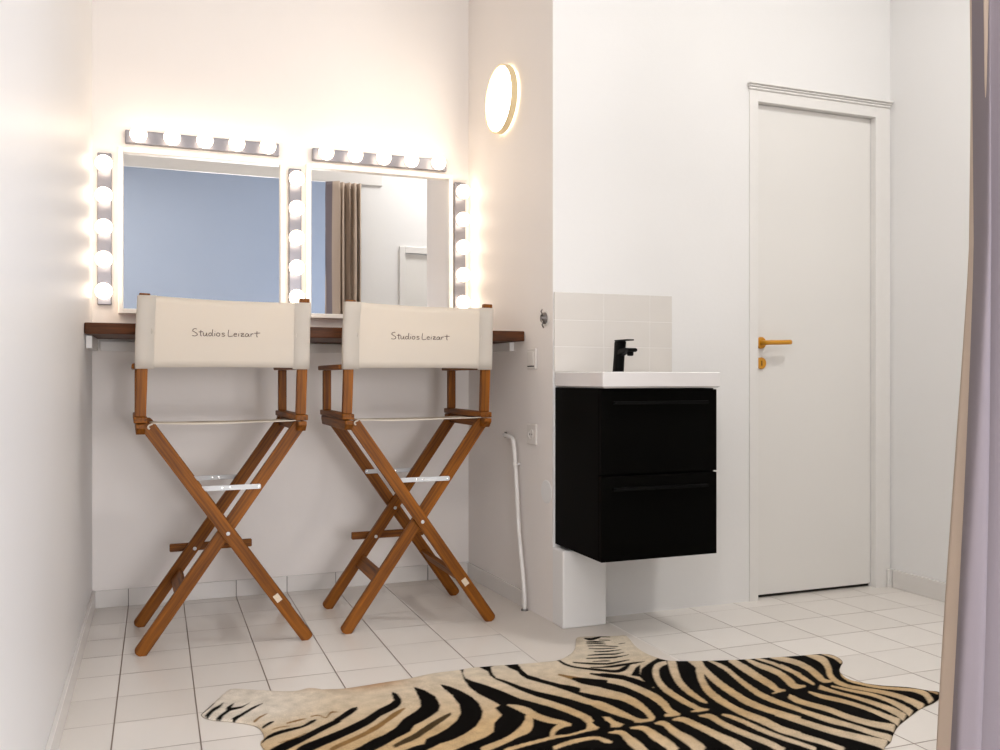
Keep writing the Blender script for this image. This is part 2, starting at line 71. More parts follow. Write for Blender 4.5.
(0,[(1.646,2.097),(1.656,2.098),(1.669,2.099),(1.68,2.1),(1.686,2.101),(1.691,2.103),(1.694,2.104),(1.7,2.112),(1.698,2.114),(1.696,2.115),(1.69,2.115),(1.677,2.112),(1.662,2.107),(1.651,2.104)]),
(0,[(1.767,2.385),(1.764,2.366),(1.76,2.338),(1.758,2.31),(1.759,2.286),(1.762,2.263),(1.763,2.241),(1.761,2.217),(1.757,2.193),(1.753,2.171),(1.747,2.154),(1.74,2.138),(1.734,2.127),(1.771,2.149),(1.776,2.161),(1.783,2.179),(1.789,2.2),(1.795,2.224),(1.799,2.251),(1.801,2.277),(1.799,2.301),(1.795,2.323),(1.79,2.344),(1.787,2.365),(1.784,2.386),(1.782,2.401)]),
(0,[(1.801,2.38),(1.806,2.363),(1.812,2.338),(1.817,2.313),(1.818,2.288),(1.817,2.261),(1.816,2.238),(1.817,2.217),(1.817,2.199),(1.817,2.187),(1.841,2.209),(1.841,2.222),(1.841,2.24),(1.84,2.26),(1.84,2.283),(1.839,2.309),(1.837,2.334),(1.83,2.357),(1.821,2.379),(1.814,2.395)]),
(0,[(1.764,2.217),(1.759,2.204),(1.753,2.186),(1.747,2.168),(1.741,2.153),(1.735,2.137),(1.731,2.123),(1.731,2.113),(1.734,2.106),(1.74,2.103),(1.751,2.103),(1.765,2.106),(1.774,2.108),(1.783,2.119),(1.777,2.122),(1.77,2.127),(1.766,2.133),(1.766,2.139),(1.768,2.147),(1.77,2.155),(1.773,2.165),(1.777,2.178),(1.781,2.193),(1.786,2.21),(1.791,2.228),(1.794,2.24)]),
(0,[(1.819,2.283),(1.819,2.267),(1.819,2.244),(1.817,2.221),(1.813,2.199),(1.808,2.177),(1.804,2.156),(1.803,2.137),(1.804,2.12),(1.804,2.108),(1.818,2.12),(1.822,2.135),(1.827,2.157),(1.832,2.179),(1.836,2.2),(1.84,2.222),(1.843,2.244),(1.845,2.268),(1.846,2.292),(1.846,2.309)]),
(0,[(1.853,2.37),(1.855,2.362),(1.859,2.35),(1.863,2.337),(1.87,2.321),(1.877,2.303),(1.881,2.284),(1.882,2.264),(1.88,2.244),(1.876,2.222),(1.869,2.199),(1.86,2.175),(1.853,2.154),(1.848,2.14),(1.845,2.127),(1.847,2.117),(1.855,2.113),(1.867,2.112),(1.875,2.113),(1.885,2.124),(1.881,2.129),(1.877,2.136),(1.876,2.145),(1.88,2.154),(1.887,2.167),(1.894,2.184),(1.902,2.205),(1.91,2.23),(1.917,2.255),(1.92,2.279),(1.922,2.302),(1.92,2.323),(1.914,2.342),(1.905,2.359),(1.895,2.372),(1.885,2.381),(1.876,2.385),(1.869,2.388)]),
(0,[(1.975,2.355),(1.976,2.333),(1.976,2.303),(1.973,2.277),(1.967,2.26),(1.958,2.243),(1.947,2.224),(1.935,2.206),(1.918,2.186),(1.901,2.162),(1.889,2.14),(1.881,2.121),(1.877,2.104),(1.876,2.088),(1.878,2.074),(1.883,2.061),(1.89,2.049),(1.9,2.038),(1.91,2.026),(1.921,2.011),(1.933,1.996),(1.943,1.98),(1.949,1.964),(1.954,1.947),(1.957,1.931),(1.957,1.917),(1.956,1.904),(1.954,1.89),(1.952,1.876),(1.949,1.861),(1.947,1.851),(1.992,1.883),(1.992,1.892),(1.992,1.905),(1.992,1.918),(1.992,1.93),(1.991,1.943),(1.989,1.957),(1.984,1.972),(1.977,1.988),(1.968,2.003),(1.956,2.018),(1.943,2.032),(1.931,2.046),(1.921,2.058),(1.912,2.07),(1.906,2.082),(1.904,2.097),(1.905,2.113),(1.909,2.128),(1.915,2.144),(1.923,2.159),(1.931,2.174),(1.942,2.188),(1.96,2.209),(1.979,2.235),(1.997,2.262),(2.016,2.293),(2.025,2.322),(2.016,2.342),(1.998,2.356),(1.984,2.365)]),
(0,[(2.034,2.341),(2.036,2.327),(2.038,2.307),(2.039,2.289),(2.035,2.273),(2.03,2.256),(2.026,2.245),(2.05,2.262),(2.055,2.275),(2.061,2.293),(2.064,2.311),(2.058,2.326),(2.049,2.339),(2.042,2.348)]),
(0,[(1.997,2.215),(1.983,2.2),(1.964,2.177),(1.946,2.154),(1.935,2.135),(1.93,2.119),(1.927,2.105),(1.928,2.092),(1.932,2.08),(1.938,2.068),(1.944,2.055),(1.951,2.042),(1.961,2.029),(1.973,2.017),(1.987,2.007),(2.001,1.996),(2.014,1.986),(2.027,1.977),(2.036,1.966),(2.04,1.954),(2.041,1.942),(2.038,1.929),(2.03,1.914),(2.018,1.896),(2.009,1.883),(2.042,1.897),(2.052,1.911),(2.066,1.933),(2.075,1.954),(2.075,1.968),(2.069,1.978),(2.06,1.987),(2.048,1.996),(2.034,2.005),(2.02,2.014),(2.006,2.024),(1.992,2.035),(1.98,2.047),(1.97,2.059),(1.963,2.073),(1.957,2.086),(1.954,2.1),(1.953,2.113),(1.954,2.126),(1.958,2.14),(1.963,2.152),(1.969,2.165),(1.98,2.18),(1.994,2.2),(2.005,2.214)]),
(0,[(1.796,2.079),(1.802,2.067),(1.809,2.05),(1.817,2.033),(1.825,2.017),(1.833,2),(1.84,1.982),(1.846,1.962),(1.851,1.941),(1.855,1.921),(1.857,1.902),(1.858,1.885),(1.857,1.868),(1.854,1.848),(1.849,1.828),(1.846,1.814),(1.885,1.841),(1.888,1.855),(1.891,1.875),(1.892,1.894),(1.89,1.911),(1.886,1.926),(1.881,1.943),(1.875,1.961),(1.867,1.981),(1.86,2),(1.851,2.017),(1.842,2.033),(1.835,2.05),(1.83,2.07),(1.827,2.091),(1.825,2.106)]),
(0,[(1.844,2.081),(1.85,2.067),(1.86,2.047),(1.871,2.027),(1.881,2.011),(1.892,1.996),(1.9,1.979),(1.905,1.959),(1.907,1.937),(1.907,1.917),(1.905,1.901),(1.902,1.887),(1.898,1.873),(1.893,1.857),(1.889,1.842),(1.885,1.831),(1.926,1.858),(1.928,1.868),(1.931,1.883),(1.934,1.898),(1.935,1.91),(1.935,1.923),(1.934,1.937),(1.931,1.956),(1.927,1.978),(1.921,1.997),(1.911,2.014),(1.899,2.028),(1.887,2.043),(1.875,2.06),(1.862,2.079),(1.854,2.091)]),
(0,[(1.749,2.067),(1.749,2.055),(1.75,2.038),(1.754,2.02),(1.763,2.003),(1.775,1.986),(1.786,1.968),(1.796,1.947),(1.803,1.925),(1.809,1.902),(1.811,1.878),(1.811,1.853),(1.811,1.831),(1.809,1.815),(1.807,1.801),(1.806,1.792),(1.846,1.823),(1.845,1.83),(1.843,1.84),(1.841,1.854),(1.839,1.874),(1.836,1.898),(1.832,1.922),(1.826,1.945),(1.818,1.968),(1.809,1.989),(1.799,2.009),(1.787,2.027),(1.777,2.042),(1.769,2.056),(1.763,2.068),(1.759,2.077)]),
(0,[(1.67,2.058),(1.667,2.05),(1.665,2.039),(1.663,2.027),(1.664,2.018),(1.667,2.009),(1.672,1.996),(1.68,1.977),(1.691,1.955),(1.7,1.933),(1.704,1.914),(1.707,1.894),(1.711,1.874),(1.717,1.855),(1.725,1.836),(1.734,1.817),(1.744,1.797),(1.756,1.778),(1.764,1.764),(1.804,1.799),(1.793,1.811),(1.778,1.828),(1.765,1.846),(1.756,1.863),(1.748,1.882),(1.741,1.901),(1.737,1.92),(1.734,1.94),(1.729,1.96),(1.719,1.982),(1.707,2.004),(1.699,2.022),(1.696,2.036),(1.695,2.047),(1.695,2.056),(1.694,2.064),(1.693,2.072),(1.692,2.077)]),
(0,[(1.609,2.036),(1.613,2.015),(1.62,1.985),(1.627,1.955),(1.633,1.927),(1.64,1.899),(1.647,1.874),(1.657,1.854),(1.668,1.838),(1.678,1.82),(1.685,1.798),(1.69,1.776),(1.696,1.756),(1.702,1.741),(1.709,1.729),(1.713,1.721),(1.744,1.748),(1.739,1.755),(1.732,1.767),(1.724,1.781),(1.717,1.799),(1.711,1.821),(1.703,1.843),(1.695,1.862),(1.687,1.882),(1.678,1.903),(1.668,1.926),(1.659,1.951),(1.65,1.977),(1.642,2.006),(1.636,2.037),(1.632,2.058)]),
(0,[(1.548,1.959),(1.555,1.938),(1.564,1.909),(1.574,1.879),(1.584,1.851),(1.595,1.823),(1.606,1.798),(1.617,1.78),(1.627,1.764),(1.636,1.748),(1.645,1.726),(1.654,1.703),(1.66,1.687),(1.708,1.728),(1.698,1.741),(1.684,1.76),(1.671,1.779),(1.66,1.795),(1.649,1.81),(1.638,1.828),(1.626,1.852),(1.614,1.88),(1.603,1.908),(1.592,1.937),(1.582,1.965),(1.575,1.986)]),
(0,[(1.482,1.876),(1.488,1.859),(1.497,1.835),(1.506,1.813),(1.514,1.797),(1.522,1.784),(1.531,1.769),(1.539,1.749),(1.547,1.727),(1.553,1.711),(1.575,1.731),(1.57,1.747),(1.562,1.77),(1.555,1.791),(1.547,1.808),(1.54,1.823),(1.533,1.839),(1.524,1.861),(1.516,1.886),(1.509,1.903)]),
(0,[(1.417,2.015),(1.419,2.01),(1.421,2.002),(1.424,1.992),(1.427,1.979),(1.43,1.965),(1.433,1.949),(1.435,1.931),(1.437,1.912),(1.439,1.892),(1.443,1.872),(1.448,1.852),(1.454,1.833),(1.461,1.814),(1.47,1.795),(1.478,1.778),(1.484,1.762),(1.489,1.748),(1.492,1.738),(1.509,1.754),(1.506,1.764),(1.501,1.778),(1.495,1.795),(1.488,1.812),(1.48,1.832),(1.473,1.852),(1.468,1.871),(1.464,1.892),(1.461,1.912),(1.458,1.932),(1.455,1.951),(1.453,1.969),(1.449,1.985),(1.445,1.999),(1.441,2.01),(1.435,2.017),(1.429,2.021),(1.425,2.024)]),
(0,[(1.356,2.03),(1.361,2.025),(1.368,2.016),(1.372,2.005),(1.372,1.991),(1.37,1.971),(1.371,1.948),(1.374,1.925),(1.379,1.901),(1.384,1.877),(1.391,1.853),(1.397,1.829),(1.403,1.807),(1.406,1.787),(1.408,1.768),(1.409,1.756),(1.434,1.777),(1.433,1.79),(1.432,1.81),(1.428,1.831),(1.423,1.853),(1.415,1.878),(1.409,1.902),(1.404,1.926),(1.4,1.951),(1.397,1.974),(1.398,1.995),(1.4,2.016),(1.397,2.034),(1.386,2.04),(1.371,2.039),(1.361,2.038)]),
(0,[(1.274,2.031),(1.28,2.027),(1.287,2.022),(1.293,2.012),(1.297,1.995),(1.3,1.973),(1.304,1.95),(1.307,1.927),(1.31,1.903),(1.312,1.88),(1.314,1.859),(1.315,1.839),(1.315,1.821),(1.316,1.803),(1.316,1.785),(1.316,1.773),(1.357,1.806),(1.357,1.82),(1.357,1.839),(1.356,1.858),(1.353,1.875),(1.348,1.892),(1.343,1.91),(1.339,1.931),(1.335,1.955),(1.331,1.978),(1.327,2.002),(1.323,2.025),(1.316,2.041),(1.303,2.046),(1.288,2.042),(1.279,2.039)]),
(0,[(1.217,2.025),(1.222,2.022),(1.228,2.017),(1.231,2.008),(1.23,1.993),(1.226,1.972),(1.224,1.948),(1.224,1.923),(1.224,1.9),(1.224,1.878),(1.221,1.857),(1.218,1.836),(1.215,1.821),(1.259,1.855),(1.261,1.869),(1.263,1.891),(1.263,1.914),(1.261,1.935),(1.256,1.956),(1.253,1.976),(1.254,1.996),(1.256,2.017),(1.254,2.035),(1.243,2.04),(1.23,2.036),(1.221,2.033)]),
(0,[(1.142,2.021),(1.15,2.017),(1.16,2.01),(1.166,2),(1.166,1.989),(1.164,1.974),(1.162,1.955),(1.163,1.931),(1.164,1.906),(1.165,1.886),(1.163,1.871),(1.162,1.86),(1.16,1.852),(1.194,1.875),(1.196,1.884),(1.198,1.899),(1.2,1.918),(1.199,1.94),(1.197,1.966),(1.195,1.987),(1.193,2.003),(1.19,2.016),(1.184,2.026),(1.172,2.03),(1.157,2.029),(1.146,2.029)]),
(0,[(1.077,2.016),(1.084,2.012),(1.094,2.006),(1.099,1.998),(1.098,1.987),(1.095,1.971),(1.092,1.953),(1.091,1.933),(1.09,1.912),(1.09,1.896),(1.089,1.885),(1.088,1.876),(1.087,1.87),(1.119,1.894),(1.121,1.901),(1.122,1.912),(1.123,1.926),(1.123,1.943),(1.123,1.964),(1.122,1.981),(1.122,1.995),(1.121,2.009),(1.116,2.021),(1.104,2.025),(1.09,2.024),(1.08,2.023)]),
(0,[(0.905,1.973),(0.909,1.975),(0.916,1.978),(0.925,1.981),(0.939,1.985),(0.956,1.989),(0.974,1.993),(0.993,1.995),(1.012,1.997),(1.027,1.995),(1.034,1.989),(1.036,1.979),(1.039,1.97),(1.045,1.965),(1.051,1.962),(1.055,1.96),(1.061,1.97),(1.059,1.975),(1.057,1.983),(1.053,1.99),(1.05,1.997),(1.045,2.005),(1.035,2.011),(1.02,2.015),(1.001,2.016),(0.982,2.016),(0.964,2.012),(0.946,2.007),(0.931,2.002),(0.921,1.998),(0.914,1.995),(0.909,1.993)]),
(4,[(2.08,1.95),(2.083,1.942),(2.086,1.932),(2.088,1.924),(2.104,1.937),(2.1,1.943),(2.095,1.953),(2.092,1.959)])]


# ------------------------------------------------------------------ materials
def new_mat(name):
    m = bpy.data.materials.new(name); m.use_nodes = True
    nt = m.node_tree
    return m, nt, nt.nodes['Principled BSDF']

def N(nt, typ, **kw):
    n = nt.nodes.new(typ)
    for k, v in kw.items():
        setattr(n, k, v)
    return n

def simple(name, col, rough=.5, metal=0., spec=.5, coat=0., noise=0., nscale=40., bump=0., bscale=200.):
    m, nt, b = new_mat(name)
    b.inputs['Roughness'].default_value = rough
    b.inputs['Metallic'].default_value = metal
    b.inputs['Specular IOR Level'].default_value = spec
    b.inputs['Coat Weight'].default_value = coat
    tc = N(nt, 'ShaderNodeTexCoord')
    nz = N(nt, 'ShaderNodeTexNoise'); nz.inputs['Scale'].default_value = nscale; nz.inputs['Detail'].default_value = 3
    nt.links.new(tc.outputs['Object'], nz.inputs['Vector'])
    mx = N(nt, 'ShaderNodeMix', data_type='RGBA')
    a = [max(0, c*(1-noise)) for c in col]; c2 = [min(1, c*(1+noise)) for c in col]
    mx.inputs['A'].default_value = (*a, 1); mx.inputs['B'].default_value = (*c2, 1)
    nt.links.new(nz.outputs['Fac'], mx.inputs['Factor'])
    nt.links.new(mx.outputs['Result'], b.inputs['Base Color'])
    if bump:
        n2 = N(nt, 'ShaderNodeTexNoise'); n2.inputs['Scale'].default_value = bscale; n2.inputs['Detail'].default_value = 2
        nt.links.new(tc.outputs['Object'], n2.inputs['Vector'])
        bp = N(nt, 'ShaderNodeBump'); bp.inputs['Strength'].default_value = bump; bp.inputs['Distance'].default_value = .002
        nt.links.new(n2.outputs['Fac'], bp.inputs['Height'])
        nt.links.new(bp.outputs['Normal'], b.inputs['Normal'])
    return m

def wood(name, dark, light, rough=.5, along='Z', sc=1.0):
    m, nt, b = new_mat(name)
    tc = N(nt, 'ShaderNodeTexCoord'); mp = N(nt, 'ShaderNodeMapping')
    s = {'X': (2.2, 55, 55), 'Y': (55, 2.2, 55), 'Z': (55, 55, 2.2)}[along]
    mp.inputs['Scale'].default_value = tuple(v*sc for v in s)
    nt.links.new(tc.outputs['Object'], mp.inputs['Vector'])
    nz = N(nt, 'ShaderNodeTexNoise'); nz.inputs['Scale'].default_value = 1.6; nz.inputs['Detail'].default_value = 5
    nz.inputs['Roughness'].default_value = .62
    nt.links.new(mp.outputs['Vector'], nz.inputs['Vector'])
    cr = N(nt, 'ShaderNodeValToRGB')
    cr.color_ramp.elements[0].position = .3; cr.color_ramp.elements[0].color = (*dark, 1)
    cr.color_ramp.elements[1].position = .7; cr.color_ramp.elements[1].color = (*light, 1)
    nt.links.new(nz.outputs['Fac'], cr.inputs['Fac'])
    nt.links.new(cr.outputs['Color'], b.inputs['Base Color'])
    b.inputs['Roughness'].default_value = rough; b.inputs['Specular IOR Level'].default_value = .22
    bp = N(nt, 'ShaderNodeBump'); bp.inputs['Strength'].default_value = .15; bp.inputs['Distance'].default_value = .001
    nt.links.new(nz.outputs['Fac'], bp.inputs['Height']); nt.links.new(bp.outputs['Normal'], b.inputs['Normal'])
    return m

def emit(name, col, strength):
    m = bpy.data.materials.new(name); m.use_nodes = True; nt = m.node_tree
    nt.nodes.remove(nt.nodes['Principled BSDF'])
    e = N(nt, 'ShaderNodeEmission'); e.inputs['Color'].default_value = (*col, 1); e.inputs['Strength'].default_value = strength
    nt.links.new(e.outputs[0], nt.nodes['Material Output'].inputs['Surface'])
    return m

def cloth(name, col, transl=.4, rough=.9, weave=900., tcol=None):
    m, nt, b = new_mat(name)
    b.inputs['Base Color'].default_value = (*col, 1); b.inputs['Roughness'].default_value = rough
    b.inputs['Specular IOR Level'].default_value = .15
    tr = N(nt, 'ShaderNodeBsdfTranslucent'); tr.inputs['Color'].default_value = (*(tcol or col), 1)
    mx = N(nt, 'ShaderNodeMixShader'); mx.inputs[0].default_value = transl
    nt.links.new(b.outputs[0], mx.inputs[1]); nt.links.new(tr.outputs[0], mx.inputs[2])
    nt.links.new(mx.outputs[0], nt.nodes['Material Output'].inputs['Surface'])
    tc = N(nt, 'ShaderNodeTexCoord')
    nz = N(nt, 'ShaderNodeTexNoise'); nz.inputs['Scale'].default_value = weave; nz.inputs['Detail'].default_value = 1
    n2 = N(nt, 'ShaderNodeTexNoise'); n2.inputs['Scale'].default_value = 14; n2.inputs['Detail'].default_value = 2
    nt.links.new(tc.outputs['Object'], nz.inputs['Vector']); nt.links.new(tc.outputs['Object'], n2.inputs['Vector'])
    ad = N(nt, 'ShaderNodeMath', operation='MULTIPLY_ADD'); ad.inputs[1].default_value = .12
    nt.links.new(nz.outputs['Fac'], ad.inputs[0]); nt.links.new(n2.outputs['Fac'], ad.inputs[2])
    bp = N(nt, 'ShaderNodeBump'); bp.inputs['Strength'].default_value = .25; bp.inputs['Distance'].default_value = .004
    nt.links.new(ad.outputs[0], bp.inputs['Height']); nt.links.new(bp.outputs['Normal'], b.inputs['Normal'])
    return m

def wall_mat(name, col, rough=.5, spec=.35, streak=False):
    m, nt, b = new_mat(name)
    b.inputs['Roughness'].default_value = rough; b.inputs['Specular IOR Level'].default_value = spec
    g = N(nt, 'ShaderNodeNewGeometry')
    n1 = N(nt, 'ShaderNodeTexNoise'); n1.inputs['Scale'].default_value = 2.3; n1.inputs['Detail'].default_value = 4
    nt.links.new(g.outputs['Position'], n1.inputs['Vector'])
    mx = N(nt, 'ShaderNodeMix', data_type='RGBA')
    mx.inputs['A'].default_value = (*[c*.975 for c in col], 1); mx.inputs['B'].default_value = (*[min(1, c*1.02) for c in col], 1)
    nt.links.new(n1.outputs['Fac'], mx.inputs['Factor']); nt.links.new(mx.outputs['Result'], b.inputs['Base Color'])
    mp = N(nt, 'ShaderNodeMapping'); mp.inputs['Scale'].default_value = (22, 22, .8) if streak else (60, 60, 60)
    nt.links.new(g.outputs['Position'], mp.inputs['Vector'])
    n2 = N(nt, 'ShaderNodeTexNoise'); n2.inputs['Scale'].default_value = 1.0; n2.inputs['Detail'].default_value = 3
    nt.links.new(mp.outputs['Vector'], n2.inputs['Vector'])
    bp = N(nt, 'ShaderNodeBump'); bp.inputs['Strength'].default_value = .12 if streak else .08; bp.inputs['Distance'].default_value = .003
    nt.links.new(n2.outputs['Fac'], bp.inputs['Height']); nt.links.new(bp.outputs['Normal'], b.inputs['Normal'])
    return m

def floor_mat():
    m, nt, b = new_mat('floor tiles'); L = nt.links
    g = N(nt, 'ShaderNodeNewGeometry'); sp = N(nt, 'ShaderNodeSeparateXYZ'); L.new(g.outputs['Position'], sp.inputs[0])
    def M(op, a, bb=None, cc=None):
        n = N(nt, 'ShaderNodeMath', operation=op)
        for i, v in enumerate((a, bb, cc)):
            if v is None: continue
            if isinstance(v, (int, float)): n.inputs[i].default_value = v
            else: L.new(v, n.inputs[i])
        return n.outputs[0]
    X, Y = sp.outputs[0], sp.outputs[1]
    u = M('DIVIDE', M('ADD', X, .103), .2075)
    v = M('DIVIDE', M('SUBTRACT', M('MULTIPLY_ADD', X, .018, Y), 2.352), .207)
    def line(t, w, off=0):
        f = M('ABSOLUTE', M('SUBTRACT', M('FRACT', M('ADD', t, 100.5)), .5))
        mr = N(nt, 'ShaderNodeMapRange', interpolation_type='SMOOTHSTEP')
        L.new(f, mr.inputs[0]); mr.inputs[1].default_value = w*.55; mr.inputs[2].default_value = w*1.3
        mr.inputs[3].default_value = 1; mr.inputs[4].default_value = 0
        return mr.outputs[0]
    gx, gy = line(u, .0100), line(v, .0115)
    nz = N(nt, 'ShaderNodeTexNoise'); nz.inputs['Scale'].default_value = 2.1; nz.inputs['Detail'].default_value = 2
    L.new(g.outputs['Position'], nz.inputs['Vector'])
    wear = N(nt, 'ShaderNodeMapRange'); L.new(nz.outputs['Fac'], wear.inputs[0])
    wear.inputs[1].default_value = .35; wear.inputs[2].default_value = .65; wear.inputs[3].default_value = .6; wear.inputs[4].default_value = 1.
    gyw = M('MULTIPLY', gy, M('MULTIPLY', wear.outputs[0], 1.))
    grout = M('MAXIMUM', gx, gyw)
    # plain screeded strip where no tiles lie, beside the partition
    def smooth(t, a, bb):
        mr = N(nt, 'ShaderNodeMapRange', interpolation_type='SMOOTHSTEP'); L.new(t, mr.inputs[0])
        mr.inputs[1].default_value = a; mr.inputs[2].default_value = bb
        return mr.outputs[0]
    strip = M('MULTIPLY', M('MULTIPLY', smooth(X, 1.135, 1.150), smooth(X, 1.58, 1.565)), 1.)
    strip2 = M('MULTIPLY', M('MULTIPLY', smooth(X, .93, .95), smooth(X, 1.58, 1.565)), smooth(Y, 2.955, 2.965))
    strip = M('MAXIMUM', strip, M('MULTIPLY', strip2, .8))
    grout = M('MULTIPLY', grout, M('SUBTRACT', 1., strip))
    # each tile its own tone
    cb = N(nt, 'ShaderNodeCombineXYZ'); L.new(M('FLOOR', u), cb.inputs[0]); L.new(M('FLOOR', v), cb.inputs[1])
    wn = N(nt, 'ShaderNodeTexWhiteNoise', noise_dimensions='2D'); L.new(cb.outputs[0], wn.inputs['Vector'])
    tile = N(nt, 'ShaderNodeMix', data_type='RGBA')
    tile.inputs['A'].default_value = (.755, .71, .66, 1); tile.inputs['B'].default_value = (.82, .775, .725, 1)
    L.new(wn.outputs['Value'], tile.inputs['Factor'])
    st = N(nt, 'ShaderNodeMix', data_type='RGBA'); st.inputs['B'].default_value = (.71, .655, .60, 1)
    L.new(tile.outputs['Result'], st.inputs['A']); L.new(strip, st.inputs['Factor'])
    gr = N(nt, 'ShaderNodeMix', data_type='RGBA'); gr.inputs['B'].default_value = (.20, .15, .12, 1)
    L.new(st.outputs['Result'], gr.inputs['A']); L.new(M('MULTIPLY', grout, .95), gr.inputs['Factor'])
    L.new(gr.outputs['Result'], b.inputs['Base Color'])
    b.inputs['Roughness'].default_value = .28
    L.new(M('ADD', M('MULTIPLY', M('MAXIMUM', grout, strip), .3), .26), b.inputs['Roughness'])
    bp = N(nt, 'ShaderNodeBump'); bp.inputs['Strength'].default_value = .5; bp.inputs['Distance'].default_value = .002; bp.invert = True
    L.new(grout, bp.inputs['Height']); L.new(bp.outputs['Normal'], b.inputs['Normal'])
    return m

M_WALL = wall_mat('white wall paint', (.81, .80, .79))
M_ALC = wall_mat('alcove wall in warm light tone', (.83, .785, .752))  # warmth of the alcove light put into the wall colour
M_WALLG = wall_mat('white gloss wall paint', (.77, .755, .75), rough=.40, spec=.5, streak=True)
M_BLUE = wall_mat('rear wall in cool light tone', (.25, .28, .335), rough=.7)  # cool daylight on a white wall, put into its colour
M_CEIL = wall_mat('ceiling paint', (.84, .83, .81), rough=.8)
M_FLOOR = floor_mat()
M_TRIM = simple('white gloss trim', (.79, .77, .745), rough=.35, noise=.015)
M_DOOR = simple('white door lacquer', (.775, .755, .725), rough=.35, noise=.012, nscale=4)
M_PLINTH = simple('white plinth tile', (.72, .69, .66), rough=.25, noise=.03, nscale=8)
M_TILE = simple('pale glazed wall tile', (.70, .665, .625), rough=.22, noise=.03, nscale=6)
M_JOINT = simple('tile joint', (.74, .71, .68), rough=.8)
M_DARKJ = simple('dark joint', (.16, .14, .13), rough=.9)
M_TEAK = wood('orange teak', (.07, .019, .001), (.315, .100, .0035), along='Z')
M_TEAKX = wood('orange teak crosswise', (.07, .019, .001), (.315, .100, .0035), along='X')
M_TEAKY = wood('orange teak lengthwise', (.07, .019, .001), (.315, .100, .0035), along='Y')
M_WALNUT = wood('dark walnut', (.03, .009, .002), (.14, .042, .008), rough=.5, along='X', sc=.6)
M_CANVAS = cloth('cream canvas', (.86, .82, .76), .50, tcol=(.88, .80, .68))
M_CURT = cloth('beige curtain cloth', (.52, .415, .335), .05, weave=500)
M_CURT_COOL = cloth('curtain cloth in cool shade tone', (.205, .175, .19), .05, weave=500)  # cool shade on the curtain's back, put into the cloth colour
M_BRACE = simple('white lacquered steel', (.60, .61, .62), rough=.4, noise=.02)
M_STEEL = simple('bright steel', (.75, .74, .72), rough=.25, metal=1., noise=.02)
M_CHROME = simple('brushed chrome', (.215, .215, .245), rough=.34, metal=.6, noise=.04, nscale=12)  # slight blue in the base colour imitates the reflected cool wall
M_MIRROR = simple('mirror glass', (.93, .94, .95), rough=.0, metal=1., noise=0)
M_FRAME = simple('white mirror frame', (.83, .80, .76), rough=.4, noise=.01)
M_BLACK = simple('black lacquer', (.002, .0019, .0016), rough=.5, spec=.03, noise=.1)
M_BLACKM = simple('matt black metal', (.003, .003, .003), rough=.45, spec=.08, noise=.1)
M_CERAM = simple('white ceramic', (.80, .775, .77), rough=.12, coat=.5, noise=.005)
M_YELLOW = simple('mustard lacquer', (.60, .27, .012), rough=.35, noise=.05)
M_PLASTIC = simple('white plastic', (.74, .70, .66), rough=.4, noise=.01)
M_PAINTPIPE = simple('painted pipe', (.80, .775, .75), rough=.4, noise=.04, nscale=30)
M_GREY = simple('grey metal', (.22, .20, .19), rough=.35, metal=.8, noise=.3, nscale=60)
M_SHADE = simple('painted hole shade', (.02, .016, .013), rough=.8)  # near-black solid colour standing in for shade in gaps and holes
M_INK = simple('dark brown ink', (.13, .08, .06), rough=.8)
M_TAG = simple('pale maker tag', (.62, .52, .40), rough=.5, noise=.15, nscale=200)
M_GOLD = simple('pale gold rim', (.90, .74, .45), rough=.35, noise=.03)
M_SOCK = simple('white porcelain', (.8, .78, .76), rough=.3)
WARM = (1., .80, .56)
M_BULB = emit('lit bulb', (1., .81, .61), 6.2)
M_LAMP = emit('lit diffuser', (1., .90, .75), 11.)
M_HALO = emit('lit backlight', (1., .84, .60), 5.)
M_FILL_LAMP = emit('added lamp diffuser', (1., .98, .96), 3.)  # glow of the added ceiling and strip lamps

def glass_mat():
    m, nt, b = new_mat('window glass')
    b.inputs['Base Color'].default_value = (.95, .98, 1, 1); b.inputs['Roughness'].default_value = 0
    b.inputs['Transmission Weight'].default_value = 1; b.inputs['IOR'].default_value = 1.02
    return m
M_GLASS = glass_mat()

# ------------------------------------------------------------------ mesh helpers
def link(name, bm, mat, parent=None, loc=(0, 0, 0), rot=(0, 0, 0), smooth=False, bevel=0., seg=2, mats=None):
    bmesh.ops.recalc_face_normals(bm, faces=bm.faces)
    me = bpy.data.meshes.new(name); bm.to_mesh(me); bm.free()
    for x in (mats or [mat]): me.materials.append(x)
    o = bpy.data.objects.new(name, me); COL.objects.link(o)
    o.location = loc; o.rotation_euler = rot
    if parent: o.parent = parent
    if smooth:
        for p in me.polygons: p.use_smooth = True
    if bevel:
        md = o.modifiers.new('bevel', 'BEVEL'); md.width = bevel; md.segments = seg; md.limit_method = 'ANGLE'
        md.harden_normals = False
    return o

def thing(name, label, cat, loc=(0, 0, 0), rot=(0, 0, 0), group=None):
    o = bpy.data.objects.new(name, None); COL.objects.link(o); o.empty_display_size = .05
    o.location = loc; o.rotation_euler = rot
    return tag(o, label, cat, group)
def tag(o, label, cat, group=None):
    o['label'] = label; o['category'] = cat
    if group: o['group'] = group
    return o
def struct(o, label, cat):
    o['kind'] = 'structure'; o['label'] = label; o['category'] = cat
    return o

